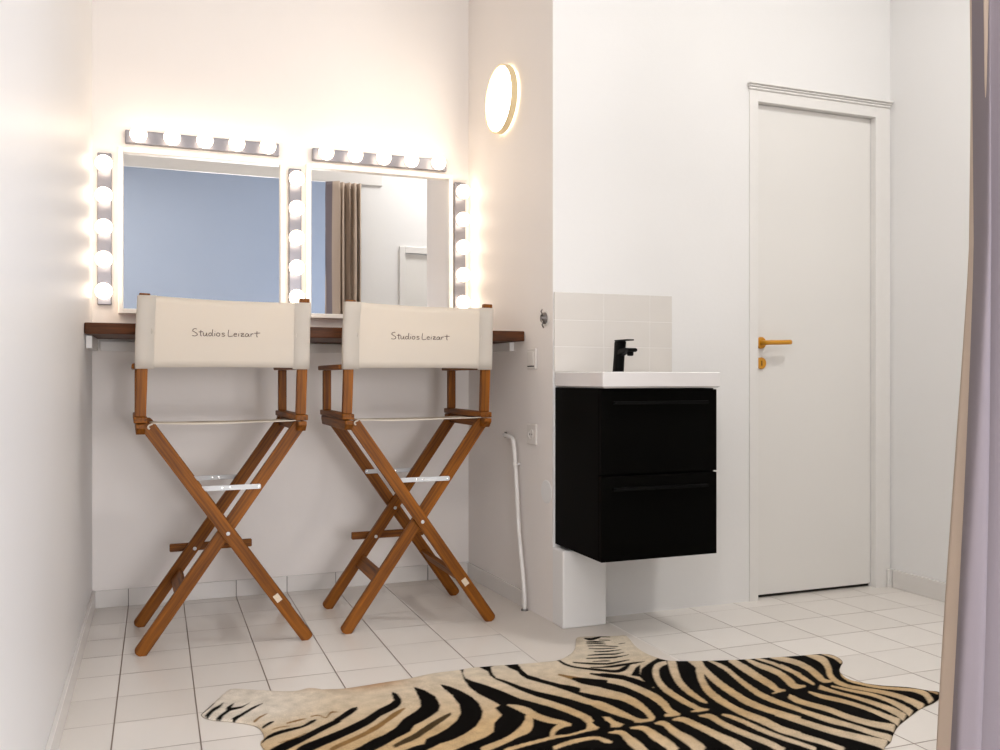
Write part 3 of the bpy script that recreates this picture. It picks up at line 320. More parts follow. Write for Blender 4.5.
def box(bm, x0, x1, y0, y1, z0, z1):
    vs = [bm.verts.new((x, y, z)) for z in (z0, z1) for y in (y0, y1) for x in (x0, x1)]
    for f in ((0, 1, 3, 2), (4, 6, 7, 5), (0, 4, 5, 1), (2, 3, 7, 6), (0, 2, 6, 4), (1, 5, 7, 3)):
        bm.faces.new([vs[i] for i in f])
    return bm
def B(*a):
    bm = bmesh.new()
    for t in ([a] if not isinstance(a[0], (tuple, list)) else a): box(bm, *t)
    return bm
def prism(pts, z0, z1, bm=None, axis='Z'):
    bm = bm or bmesh.new()
    def P(a, b, c):
        return {'Z': (a, b, c), 'Y': (a, c, b), 'X': (c, a, b)}[axis]
    lo = [bm.verts.new(P(a, b, z0)) for a, b in pts]; hi = [bm.verts.new(P(a, b, z1)) for a, b in pts]
    n = len(pts)
    bm.faces.new(lo[::-1]); bm.faces.new(hi)
    for i in range(n): bm.faces.new((lo[i], lo[(i+1) % n], hi[(i+1) % n], hi[i]))
    return bm
def lathe(prof, seg=32, bm=None, mat=Matrix()):
    """profile of (r, z) turned about Z"""
    bm = bm or bmesh.new(); rings = []
    for r, z in prof:
        if r < 1e-6: rings.append([bm.verts.new(mat @ Vector((0, 0, z)))])
        else: rings.append([bm.verts.new(mat @ Vector((r*math.cos(2*PI*i/seg), r*math.sin(2*PI*i/seg), z))) for i in range(seg)])
    for a, b in zip(rings, rings[1:]):
        for i in range(seg):
            j = (i+1) % seg
            if len(a) == 1 and len(b) == 1: continue
            if len(a) == 1: bm.faces.new((a[0], b[i], b[j]))
            elif len(b) == 1: bm.faces.new((a[i], a[j], b[0]))
            else: bm.faces.new((a[i], a[j], b[j], b[i]))
    return bm
def tube(pts, r, seg=10, bm=None, cap=True):
    bm = bm or bmesh.new(); pts = [Vector(p) for p in pts]; rings = []
    up = None
    for i, p in enumerate(pts):
        t = (pts[min(i+1, len(pts)-1)] - pts[max(i-1, 0)]).normalized()
        if up is None:
            up = Vector((0, 0, 1)) if abs(t.z) < .9 else Vector((1, 0, 0))
        s = t.cross(up).normalized(); up = s.cross(t).normalized()
        rr = r[i] if isinstance(r, (list, tuple)) else r
        rings.append([bm.verts.new(p + rr*(math.cos(2*PI*k/seg)*s + math.sin(2*PI*k/seg)*up)) for k in range(seg)])
    for a, b in zip(rings, rings[1:]):
        for k in range(seg): bm.faces.new((a[k], a[(k+1) % seg], b[(k+1) % seg], b[k]))
    if cap: bm.faces.new(rings[0][::-1]); bm.faces.new(rings[-1])
    return bm
def catmull(P, n=4):
    out = []
    P = [tuple(p) for p in P]
    for i in range(len(P)-1):
        p0, p1, p2, p3 = P[max(i-1, 0)], P[i], P[i+1], P[min(i+2, len(P)-1)]
        for k in range(n):
            t = k/n
            out.append(tuple(.5*((2*b)+(c-a)*t+(2*a-5*b+4*c-d)*t*t+(-a+3*b-3*c+d)*t**3) for a, b, c, d in zip(p0, p1, p2, p3)))
    out.append(P[-1]); return out
ROTX = Matrix.Rotation(PI/2, 4, 'X')     # lathe axis Z -> -Y
ROTY = Matrix.Rotation(-PI/2, 4, 'Y')    # lathe axis Z -> -X

# ------------------------------------------------------------------ the room
H = 3.20
YB, XL, XR, YS = 3.865, -.235, 3.0, 3.02      # back wall, left wall, right wall, wall with the washbasin
XL2 = -1.4
PY0_ = .935
YR = -2.2                                      # rear wall of the adjoining room
AW0, AW1 = (1.339, 3.865), (1.378, 3.02)      # the alcove's right wall
def awx(y): return AW0[0] + (AW0[1]-y)/(AW0[1]-AW1[1])*(AW1[0]-AW0[0])
aw_ang = math.atan2(AW1[0]-AW0[0], AW0[1]-AW1[1])   # small turn of that wall
struct(link('floor', B(XL2-.1, XR+.1, YR-.1, YB+.1, -.1, 0), M_FLOOR), 'white square tiled floor with dark joints', 'floor')
struct(link('ceiling', B(XL2-.1, XR+.1, YR-.1, YB+.1, H, H+.1), M_CEIL), 'white ceiling above both rooms', 'ceiling')
struct(link('wall_left', B(XL-.1, XL, PY0_, YB+.1, 0, H), M_WALLG), 'glossy white wall on the left', 'wall')
struct(link('wall_back', B(XL, 1.47, YB, YB+.1, 0, H), M_ALC), 'white back wall of the alcove behind the mirrors', 'wall')
struct(link('wall_alcove', prism([AW0, (AW1[0], YS+.0004), (1.46, YS+.0004), (1.46, YB)], 0, H), M_ALC), 'white side wall of the alcove with round lamp', 'wall')
DX0, DX1, DZ = 2.298, 2.914, 2.043
bm = B((1.46, DX0, YS, YS+.12, 0, H), (AW1[0], 1.46, YS, YS+.0003, 0, H), (DX0, DX1, YS, YS+.12, DZ, H), (DX1, XR, YS, YS+.12, 0, H), (DX0-.05, DX1+.05, YS+.12, YS+.16, 0, DZ+.05))
struct(link('wall_sink', bm, M_WALL), 'white wall carrying the washbasin and the door', 'wall')
# right wall and opening for the added window
WY0, WY1, WZ0, WZ1 = -1.95, -.45, .9, 2.4
bm = B((XR, XR+.1, YR, WY0, 0, H), (XR, XR+.1, WY1, YS+.16, 0, H), (XR, XR+.1, WY0, WY1, 0, WZ0), (XR, XR+.1, WY0, WY1, WZ1, H))
struct(link('wall_right', bm, M_WALL), 'plain white wall to the right of the door', 'wall')
struct(link('wall_far_left', B(XL2-.1, XL2, YR-.1, .985, 0, H), M_WALL), 'white side wall of the adjoining room', 'wall')
LX0, LX1, LZ0, LZ1 = .15, 1.75, .22, 1.50                       # opening of the added low fill window
struct(link('wall_rear', B((XL2, LX0, YR-.1, YR, 0, H), (LX1, XR, YR-.1, YR, 0, H), (LX0, LX1, YR-.1, YR, 0, LZ0), (LX0, LX1, YR-.1, YR, LZ1, H)), M_BLUE), 'wall tinted for cool daylight, reflected in the left mirror', 'wall')
PX, PY0, PY1 = 1.435, .935, .985
bm = B((PX, 1.80, PY0, PY1, 0, H), (XL2, XL-.1, PY0, PY1, 0, H), (XL, PX, PY0, PY1, 2.405, H), (1.80, 2.55, PY0, PY1, 1.875, H), (2.55, XR, PY0, PY1, 0, H))
struct(link('wall_front', bm, M_WALL), 'white partition with the curtained opening', 'wall')
struct(link('trim_1', prism([(1.3755, 2.925), (1.553, 2.925), (1.553, YS), (1.3755, YS)], 0, .284), M_WALL, bevel=.006), 'white plastered boxing under the black vanity unit', 'trim')
# pelmet over the opening
struct(link('trim_2', B(XL, 1.62, PY1, PY1+.018, 2.378, 2.50), M_TRIM, bevel=.004), 'white pelmet board above the curtain', 'trim')
# plinths
def plinth(name, pts, h, th, label, joints=()):
    """run of plinth tiles along a line a->b, standing th proud to the left of it"""
    (ax, ay), (bx, by) = pts
    d = Vector((bx-ax, by-ay, 0)); L = d.length; d.normalize(); n = Vector((-d.y, d.x, 0))
    cuts = [0] + [j for j in joints if 0 < j < L] + [L]
    bm = bmesh.new(); g = .0012
    for a, b in zip(cuts, cuts[1:]):
        q = [Vector((ax, ay, 0)) + d*(a+g) , Vector((ax, ay, 0)) + d*(b-g)]
        P = [q[0], q[1], q[1]+n*th, q[0]+n*th]
        prism([(p.x, p.y) for p in P], .0, h, bm)
    q = [Vector((ax, ay, 0)), Vector((bx, by, 0))]
    P = [q[0], q[1], q[1]+n*(th*.7), q[0]+n*(th*.7)]
    bm2 = prism([(p.x, p.y) for p in P], 0, h-.001)
    o = link(name, bm, M_PLINTH, bevel=.0015)
    struct(o, label, 'baseboard')
    j = link('joint', bm2, M_DARKJ if joints else M_PLINTH, o)
    return o
xs = [-.103+.2075*i for i in range(8)]
plinth('baseboard_back', [(AW0[0], YB), (XL, YB)], .068, .010, 'white tile plinth along the back wall', [AW0[0]-x for x in xs[::-1]])
plinth('baseboard_left', [(XL, YB-.01), (XL, PY1)], .072, .012, 'white plinth along the left wall', [])
plinth('baseboard_alcove', [(awx(3.27), 3.27), (awx(YB-.01), YB-.01)], .066, .010, 'white plinth along the alcove side wall', [])
plinth('baseboard_right', [(XR, PY1), (XR, YS-.025)], .078, .014, 'white plinth along the right wall', [])

# door 1
d1 = struct(link('door_1', B(DX0-.002, DX1-.001, YS+.024, YS+.064, .014, DZ-.002), M_DOOR, bevel=.002), 'plain white flush door with mustard lever handle', 'door')
bm = bmesh.new()
box(bm, 2.256, DX0, YS-.005, YS, 0, DZ+.046); box(bm, DX1, 2.992, YS-.005, YS, 0, DZ+.046); box(bm, DX0, DX1, YS-.005, YS, DZ, DZ+.046)
box(bm, DX0, DX1, YS, YS+.075, DZ-.0005, DZ)            # head lining
box(bm, DX1-.0005, DX1, YS, YS+.022, 0, DZ)
link('door_frame', bm, M_TRIM, d1, bevel=.003)
bm = B((2.252, 2.993, YS-.012, YS, DZ+.046, DZ+.056), (2.249, 2.994, YS-.018, YS, DZ+.056, DZ+.064), (2.246, 2.995, YS-.026, YS, DZ+.064, DZ+.072))
link('crown_moulding', bm, M_TRIM, d1, bevel=.003)
hx, hy = 2.331, YS+.024
bm = lathe([(0, 0), (.0245, 0), (.0245, .006), (.022, .009), (0, .009)], 32, mat=Matrix.Translation((hx, hy, 1.056)) @ ROTX)
hd = link('door_handle', bm, M_YELLOW, d1, smooth=False, bevel=.001)
p = catmull([(hx, hy-.005, 1.056), (hx, hy-.030, 1.056), (hx+.004, hy-.044, 1.056), (hx+.016, hy-.050, 1.0565), (hx+.05, hy-.051, 1.057), (hx+.112, hy-.051, 1.059)], 4)
link('lever', tube(p, .0098, 14), M_YELLOW, hd, smooth=True)
bm = lathe([(0, 0), (.0245, 0), (.0245, .006), (.022, .009), (0, .009)], 32, mat=Matrix.Translation((hx, hy, .972)) @ ROTX)
ke = link('key_plate', bm, M_YELLOW, d1, bevel=.001)
link('keyhole', B(hx-.002, hx+.002, hy-.0098, hy-.008, .962, .982), M_SHADE, ke)
link('threshold_shade', B(DX0, DX1, YS+.04, YS+.07, .0005, .0135), M_SHADE, d1)  # dark bar fills the gap in place of its shade
link('skirting_block', B(2.972, 2.998, YS-.020, YS-.008, .0, .078), M_TRIM, d1, bevel=.002)

# door 2 in the partition, seen in the right mirror
d2 = struct(link('door_2', B(1.802, 2.548, PY0+.01, PY0+.045, .005, 1.871), M_DOOR, bevel=.002), 'white door reflected in the right mirror', 'door')
link('door_frame', B((1.755, 1.80, PY1, PY1+.02, 0, 1.925), (2.55, 2.595, PY1, PY1+.02, 0, 1.925), (1.80, 2.55, PY1, PY1+.02, 1.875, 1.925)), M_TRIM, d2, bevel=.003)
# unseen window added for cool daylight from the adjoining room
w1 = bmesh.new()
for (a, b, c, d) in ((WY0, WY0+.05, WZ0, WZ1), (WY1-.05, WY1, WZ0, WZ1), (WY0+.05, WY1-.05, WZ0, WZ0+.05), (WY0+.05, WY1-.05, WZ1-.05, WZ1), ((WY0+WY1)/2-.02, (WY0+WY1)/2+.02, WZ0+.05, WZ1-.05)):
    box(w1, XR+.02, XR+.07, a, b, c, d)
w1 = struct(link('added_window_1', w1, M_TRIM), 'unseen white window added for cool daylight in the adjoining room', 'window')
for a, b in ((WY0+.05, (WY0+WY1)/2-.02), ((WY0+WY1)/2+.02, WY1-.05)):
    link('pane', B(XR+.042, XR+.046, a, b, WZ0+.05, WZ1-.05), M_GLASS, w1)

w2 = bmesh.new()  # unseen low window, added to throw fill light into the lower alcove
for (a, b, c, d) in ((LX0, LX0+.05, LZ0, LZ1), (LX1-.05, LX1, LZ0, LZ1), (LX0+.05, LX1-.05, LZ0, LZ0+.05), (LX0+.05, LX1-.05, LZ1-.05, LZ1), ((LX0+LX1)/2-.02, (LX0+LX1)/2+.02, LZ0+.05, LZ1-.05)):
    box(w2, a, b, YR-.07, YR-.02, c, d)
w2 = struct(link('added_window_2', w2, M_TRIM), 'unseen low white window added as fill light in the adjoining room', 'window')
for a, b in ((LX0+.05, (LX0+LX1)/2-.02), ((LX0+LX1)/2+.02, LX1-.05)):
    link('pane', B(a, b, YR-.046, YR-.042, LZ0+.05, LZ1-.05), M_GLASS, w2)

# ------------------------------------------------------------------ tile splashback
sb = bmesh.new(); x0, x1 = 1.380, 1.888
cols = [x0, 1.588, 1.7885, x1]; rows = [.9332, 1.029, 1.129, 1.2325]
for a, b in zip(cols, cols[1:]):
    for c, d in zip(rows, rows[1:]):
        box(sb, a+.0012, b-.0012, YS-.0085, YS-.0005, c+.0012, d-.0012)
SBK = link('tile_splashback', sb, M_TILE, bevel=.001)
tag(SBK, 'splashback of pale glazed wall tiles behind the black tap', 'splashback')
link('joint', B(x0+.002, x1-.002, YS-.0082, YS-.0005, .9345, 1.231), M_JOINT, SBK)

# ------------------------------------------------------------------ vanity unit
VX0, VX1, VY = 1.387, 1.843, 2.65
cab = thing('vanity_unit', 'black wall-hung vanity unit with two drawers under the white washbasin', 'cabinet', ((VX0+VX1)/2, 2.82, .30))
def rel(o, root):
    o.parent = root; o.matrix_parent_inverse = Matrix.Translation(root.location).inverted() if root.rotation_euler == Euler() else root.matrix_basis.inverted()
    return o
rel(link('body', B(VX0, VX1, VY+.020, YS-.001, .294, .876), M_BLACK, bevel=.0015), cab)
for z0, z1, hz in ((.587, .872, .828), (.294, .581, .538)):
    dr = rel(link('drawer', B(VX0, VX1, VY, VY+.0185, z0, z1), M_BLACK, bevel=.0015), cab)
    bm = B((1.425, 1.796, VY-.022, VY-.010, hz-.005, hz+.005), (1.438, 1.448, VY-.010, VY+.001, hz-.004, hz+.004), (1.772, 1.782, VY-.010, VY+.001, hz-.004, hz+.004))
    h_ = link('handle', bm, M_BLACKM, bevel=.001); h_.parent = dr
# washbasin with a sunk bowl
def basin():
    bm = bmesh.new()
    X0, X1, Y0, Y1, Z0, Z1 = 1.383, 1.8475, 2.630, YS-.001, .8775, .9325
    bx0, bx1, by0, by1 = X0+.035, X1-.035, Y0+.03, Y1-.12
    def rr(xa, xb, ya, yb, r, z, n=6):
        out = []
        for cx, cy, a0 in ((xb-r, yb-r, 0), (xa+r, yb-r, 90), (xa+r, ya+r, 180), (xb-r, ya+r, 270)):
            for k in range(n+1):
                a = math.radians(a0+90*k/n); out.append(bm.verts.new((cx+r*math.cos(a), cy+r*math.sin(a), z)))
        return out
    rings = [rr(X0+.008, X1-.008, Y0+.008, Y1-.001, .004, Z0), rr(X0, X1, Y0, Y1, .006, Z0+.006), rr(X0, X1, Y0, Y1, .006, Z1-.003), rr(X0+.003, X1-.003, Y0+.003, Y1-.003, .006, Z1),
             rr(bx0, bx1, by0, by1, .05, Z1-.001), rr(bx0+.005, bx1-.005, by0+.005, by1-.005, .05, Z1-.006), rr(bx0+.02, bx1-.02, by0+.02, by1-.02, .05, Z1-.036), rr(bx0+.08, bx1-.08, by0+.08, by1-.06, .03, Z1-.042)]
    for a, b in zip(rings, rings[1:]):
        n = len(a)
        for i in range(n): bm.faces.new((a[i], a[(i+1) % n], b[(i+1) % n], b[i]))
    bm.faces.new(rings[0][::-1]); bm.faces.new(rings[-1])
    return bm
bas = link('washbasin', basin(), M_CERAM, smooth=False)
tag(bas, 'white rectangular ceramic washbasin on top of the black vanity unit', 'washbasin')
link('drain', lathe([(0, 0), (.022, 0), (.022, .002), (.016, .003), (0, .003)], 24, mat=Matrix.Translation((1.60, 2.76, .8907))), M_BLACKM, bas)
# tap
fx, fy, fz = 1.594, 2.912, .9330
tap = thing('basin_tap', 'matt black single-lever tap standing on the washbasin', 'tap', (fx, fy, fz))
def rrect(w, d, n=5, r=.35):
    out = []; rad = min(w, d)*r
    for cx, cy, a0 in ((w/2-rad, d/2-rad, 0), (-w/2+rad, d/2-rad, 90), (-w/2+rad, -d/2+rad, 180), (w/2-rad, -d/2+rad, 270)):
        for k in range(n):
            a = math.radians(a0+90*k/(n-1)); out.append((cx+rad*math.cos(a), cy+rad*math.sin(a)))
    return out
bm = bmesh.new(); prev = None
for z, off, w, d in ((0, 0, .040, .044), (.003, 0, .036, .040), (.06, -.008, .034, .040), (.109, -.016, .036, .044), (.113, -.017, .032, .040)):
    ring = [bm.verts.new((x, y+off, z)) for x, y in rrect(w, d)]
    if prev:
        for i in range(len(ring)): bm.faces.new((prev[i], prev[(i+1) % len(ring)], ring[(i+1) % len(ring)], ring[i]))
    else: bm.faces.new(ring[::-1])
    prev = ring
bm.faces.new(prev)
link('tap_body', bm, M_BLACKM, tap, smooth=True, bevel=.001)
bm = bmesh.new(); prev = None
for y, z, h, w in ((-.02, .070, .030, .032), (-.045, .076, .022, .032), (-.08, .080, .015, .034), (-.105, .079, .014, .036), (-.111, .079, .010, .034)):
    ring = [bm.verts.new((a, y, z+b)) for a, b in rrect(w, h)]
    if prev:
        for i in range(len(ring)): bm.faces.new((prev[i], prev[(i+1) % len(ring)], ring[(i+1) % len(ring)], ring[i]))
    else: bm.faces.new(ring[::-1])
    prev = ring
bm.faces.new(prev)
lathe([(0, .058), (.010, .058), (.012, .063), (.012, .076)], 16, bm, Matrix.Translation((0, -.090, 0)))
link('spout', bm, M_BLACKM, tap)
bm = prism([(-.014, .004), (.014, .004), (.017, -.03), (.015, -.092), (-.015, -.092), (-.017, -.03)], .1135, .1185)
link('lever', bm, M_BLACKM, tap, bevel=.0015)

# ------------------------------------------------------------------ countertop
ct = thing('dressing_counter', 'dark walnut make-up counter running below both bulb-lit mirrors', 'counter', (.55, 3.6, 1.06))
cp = [(XL+.001, 3.420), (awx(3.262)-.001, 3.262), (awx(YB)-.001, YB-.001), (XL+.001, YB-.001)]
bm = prism(cp, 1.060, 1.100)
for v in bm.verts: v.co.z += .006-.009*(v.co.x-XL)/1.6
rel(link('worktop', bm, M_WALNUT, bevel=.004), ct)
rel(link('support_rail', B(XL+.03, awx(YB)-.03, YB-.027, YB-.0005, 1.018, 1.0565), M_TRIM, bevel=.002), ct)
rel(link('support_rail', B(XL+.001, XL+.022, 3.50, YB-.03, 1.018, 1.0640), M_TRIM, bevel=.002), ct)
bm = prism([(awx(3.36)-.001, 3.36), (awx(YB)-.001, YB-.03), (awx(YB)-.022, YB-.03), (awx(3.36)-.022, 3.36)], 1.020, 1.0560)
rel(link('support_rail', bm, M_TRIM, bevel=.002), ct)

# ------------------------------------------------------------------ mirrors
def mirror(x0, x1, label):
    z0, z1, y0, y1 = 1.167, 1.826, YB-.042, YB-.0005
    f = .019
    o = thing('wall_mirror', label, 'mirror', ((x0+x1)/2, YB, (z0+z1)/2), group='bulb-lit mirrors')
    bm = bmesh.new()
    box(bm, x0, x0+f, y0, y1, z0, z1); box(bm, x1-f, x1, y0, y1, z0, z1); box(bm, x0+f, x1-f, y0, y1, z0, z0+f); box(bm, x0+f, x1-f, y0, y1, z1-f, z1)
    rel(link('frame', bm, M_FRAME, bevel=.002), o)
    rel(link('mirror_glass', B(x0+f-.003, x1-f+.003, YB-.020, YB-.016, z0+f-.003, z1-f+.003), M_MIRROR), o)
    rel(link('back_board', B(x0+f, x1-f, YB-.016, YB-.002, z0+f, z1-f), M_TRIM), o)
    return o
mirror(-.140, .507, 'white framed square mirror reflecting only the plain wall tinted for cool daylight')
mirror(.598, 1.250, 'white framed square mirror reflecting the beige curtain')

# ------------------------------------------------------------------ bulb bars
BR = .032
def bulb_bar(cx, cz, vertical, label):
    """600 mm strip with five globes"""
    o = thing('light_bar', label, 'light', (cx, YB, cz), group='five-bulb light bars round the mirrors')
    L, w, t = .600, .052, .026
    bm = B(-L/2, L/2, -t, -.0005, -w/2, w/2) if not vertical else B(-w/2, w/2, -t, -.0005, -L/2, L/2)
    link('back_plate', bm, M_CHROME, o, bevel=.003)
    for k in range(5):
        d = (k-2)*.1247
        p = (d, 0, 0) if not vertical else (0, 0, d)
        s = link('socket', lathe([(.0, 0), (.019, 0), (.019, .012), (.016, .016), (0, .016)], 20, mat=Matrix.Translation((0, -t, 0)) @ ROTX), M_SOCK, o, loc=p)
        prof = [(0.0001, -BR)] + [(BR*math.sin(a), -BR*math.cos(a)) for a in [PI*j/12 for j in range(1, 12)]] + [(0.0, BR)]
        prof[0] = (0, -BR)
        link('bulb', lathe(prof, 20, mat=Matrix.Translation((0, -t-.012-BR, 0)) @ ROTX), M_BULB, o, loc=p, smooth=True)
    return o
bulb_bar(.185, 1.874, False, 'horizontal bar of five lit globe bulbs above the left mirror')
bulb_bar(.925, 1.870, False, 'horizontal bar of five lit globe bulbs above the right mirror')
bulb_bar(-.190, 1.500, True, 'vertical bar of five lit globe bulbs beside the glossy left wall')
bulb_bar(.552, 1.500, True, 'vertical bar of five lit globe bulbs between the two mirrors')
bulb_bar(1.290, 1.500, True, 'vertical bar of five lit globe bulbs at the alcove right corner')

# ------------------------------------------------------------------ alcove wall fittings
AROT = (0, 0, aw_ang)
def on_alcove(y, z): return (awx(y), y, z)
lp = thing('round_wall_lamp', 'round lit wall lamp with pale gold rim high on the alcove side wall', 'lamp', on_alcove(3.447, 2.068), AROT)
link('back_plate', lathe([(0, .0005), (.118, .0005), (.118, .014), (0, .014)], 48, mat=ROTY), M_TRIM, lp)
link('back_light', lathe([(.119, .003), (.124, .003), (.124, .008), (.119, .008), (.119, .003)], 48, mat=ROTY), M_HALO, lp)
link('rim', lathe([(.127, .010), (.1395, .010), (.1395, .036), (.135, .037), (.131, .034), (.127, .02), (.127, .010)], 64, mat=ROTY), M_GOLD, lp, smooth=False)
link('diffuser', lathe([(0, .014), (.1265, .014), (.1305, .033), (.120, .0345), (.06, .0355), (0, .036)], 64, mat=ROTY), M_LAMP, lp, smooth=True)
# grey hook / capped outlet
hk = thing('cable_outlet', 'small grey metal cable outlet high beside the corner edge', 'outlet', on_alcove(3.075, 1.137), AROT)
link('plate', lathe([(0, .0005), (.030, .0005), (.030, .003), (.024, .005), (0, .005)], 28, mat=ROTY), M_PLASTIC, hk)
link('cap', lathe([(.022, .0045), (.022, .010), (.016, .018), (.010, .014), (.006, .020), (0, .020)], 20, mat=ROTY), M_GREY, hk)
link('wire', tube([(-.012, .004, .012), (-.018, .006, .026), (-.014, .002, .034)], .003, 8), M_GREY, hk, smooth=True)
link('wire', tube([(-.012, -.004, -.012), (-.02, -.006, -.026), (-.012, -.003, -.036)], .003, 8), M_GREY, hk, smooth=True)
def wall_plate(name, y, z, label, cat, kind):
    o = thing(name, label, cat, on_alcove(y, z), AROT)
    link('face_plate', B(-.009, -.0005, -.040, .040, -.040, .040), M_PLASTIC, o, bevel=.003)
    if kind == 'switch':
        link('rocker', B(-.0125, -.009, -.028, .028, -.024, .030), M_PLASTIC, o, bevel=.002)
        link('painted_shadow', B(-.0095, -.0088, -.030, .030, -.0305, -.0265), M_SHADE, o)  # dark strip coloured as the shadow under the rocker
    else:
        link('socket_well', lathe([(.021, .009), (.021, .0115), (.018, .0115), (.017, .0095), (0, .0092)], 28, mat=ROTY), M_PLASTIC, o)
        for dy in (-.0095, .0095):
            link('pin_hole', lathe([(0, .0093), (.0026, .0093), (.0026, .0104), (0, .0104)], 10, mat=Matrix.Translation((0, dy, 0)) @ ROTY), M_SHADE, o)
    return o
wall_plate('light_switch', 3.190, .985, 'white square rocker switch just below the counter end', 'switch', 'switch')
wall_plate('power_socket', 3.188, .692, 'white square power socket beside the top of the white pipe', 'socket', 'socket')
cv = tag(link('cover_disc', lathe([(0, .0003), (.044, .0003), (.044, .002), (.040, .0035), (0, .0035)], 36, mat=ROTY), M_WALL, loc=on_alcove(3.07, .482), rot=AROT), 'painted-over round cover disc low on the alcove side wall', 'cover')
# pipe
pp = thing('water_pipe', 'thin white painted pipe running down to the floor on the alcove side wall', 'pipe', on_alcove(3.312, 0), AROT)
P = catmull([(-.0005, .115, .676), (-.018, .112, .675), (-.021, .06, .674), (-.021, .022, .664), (-.021, .008, .636), (-.021, -.012, .52), (-.021, -.040, .30), (-.021, -.075, .14), (-.021, -.090, .06), (-.021, -.092, .004)], 5)
link('pipe_run', tube(P, .0085, 12), M_PAINTPIPE, pp, smooth=True)
for (y, z) in ((.0, .566),):
    bm = lathe([(.009, -.006), (.0125, -.006), (.0125, .006), (.009, .006)], 16, mat=Matrix.Translation((-.021, y-.004, z)))
    tube([(-.011, y-.004, z), (-.0005, y-.004, z)], .004, 8, bm); tube([(-.021, y-.016, z), (-.021, y-.034, z+.004)], .003, 8, bm)
    link('clip', bm, M_PAINTPIPE, pp)
link('end_nut', lathe([(.006, 0), (.012, 0), (.012, .008), (.006, .008)], 6, mat=Matrix.Translation((-.006, .115, .676)) @ ROTY), M_GREY, pp)
link('floor_collar', lathe([(.009, .0005), (.015, .0005), (.013, .006), (.009, .006)], 16, mat=Matrix.Translation((-.021, -.092, 0))), M_GREY, pp)

# ------------------------------------------------------------------ director's chairs
def board(length, w, t, r=.35, n=5):
    """flat bar along Z, rounded ends, width along X, thickness along Y, centred"""
    rad = w*r; out = []
    for cx, cz, a0 in ((w/2-rad, length/2-rad, 0), (-w/2+rad, length/2-rad, 90), (-w/2+rad, -length/2+rad, 180), (w/2-rad, -length/2+rad, 270)):
        for k in range(n):
            a = math.radians(a0+90*k/(n-1)); out.append((cx+rad*math.cos(a), cz+rad*math.sin(a)))
    return prism(out, -t/2, t/2, axis='Y')
TEXT = [  # strokes of the lettering, 1 unit = 0.1 px of the sketch grid
 [(165,75),(150,80),(130,71),(126,55),(148,42),(168,28),(168,12),(145,2),(120,8)],
 [(206,64),(203,30),(204,8),(214,3)], [(184,45),(228,48)],
 [(232,40),(230,14),(240,4),(254,12),(262,38)], [(262,38),(264,8),(274,4)],
 [(312,30),(296,37),(283,23),(287,7),(301,6),(313,20)], [(322,74),(318,32),(318,10),(328,4)],
 [(344,36),(342,5)], [(346,54),(347,56)],
 [(394,22),(386,36),(368,36),(360,20),(368,6),(386,6),(394,22)],
 [(442,35),(425,38),(416,29),(430,21),(443,12),(432,3),(412,5)],
 [(482,74),(478,5),(524,8)],
 [(534,22),(562,26),(554,38),(540,34),(533,18),(543,5),(566,9)],
 [(584,36),(581,5)], [(588,54),(589,56)],
 [(602,37),(632,37),(606,6),(642,7)], [(606,21),(632,22)],
 [(682,31),(664,36),(649,20),(655,5),(672,8),(682,31),(684,9),(693,4)],
 [(706,37),(706,5)], [(706,22),(716,35),(732,34)],
 [(769,64),(766,10),(776,3)], [(740,42),(800,45)]]
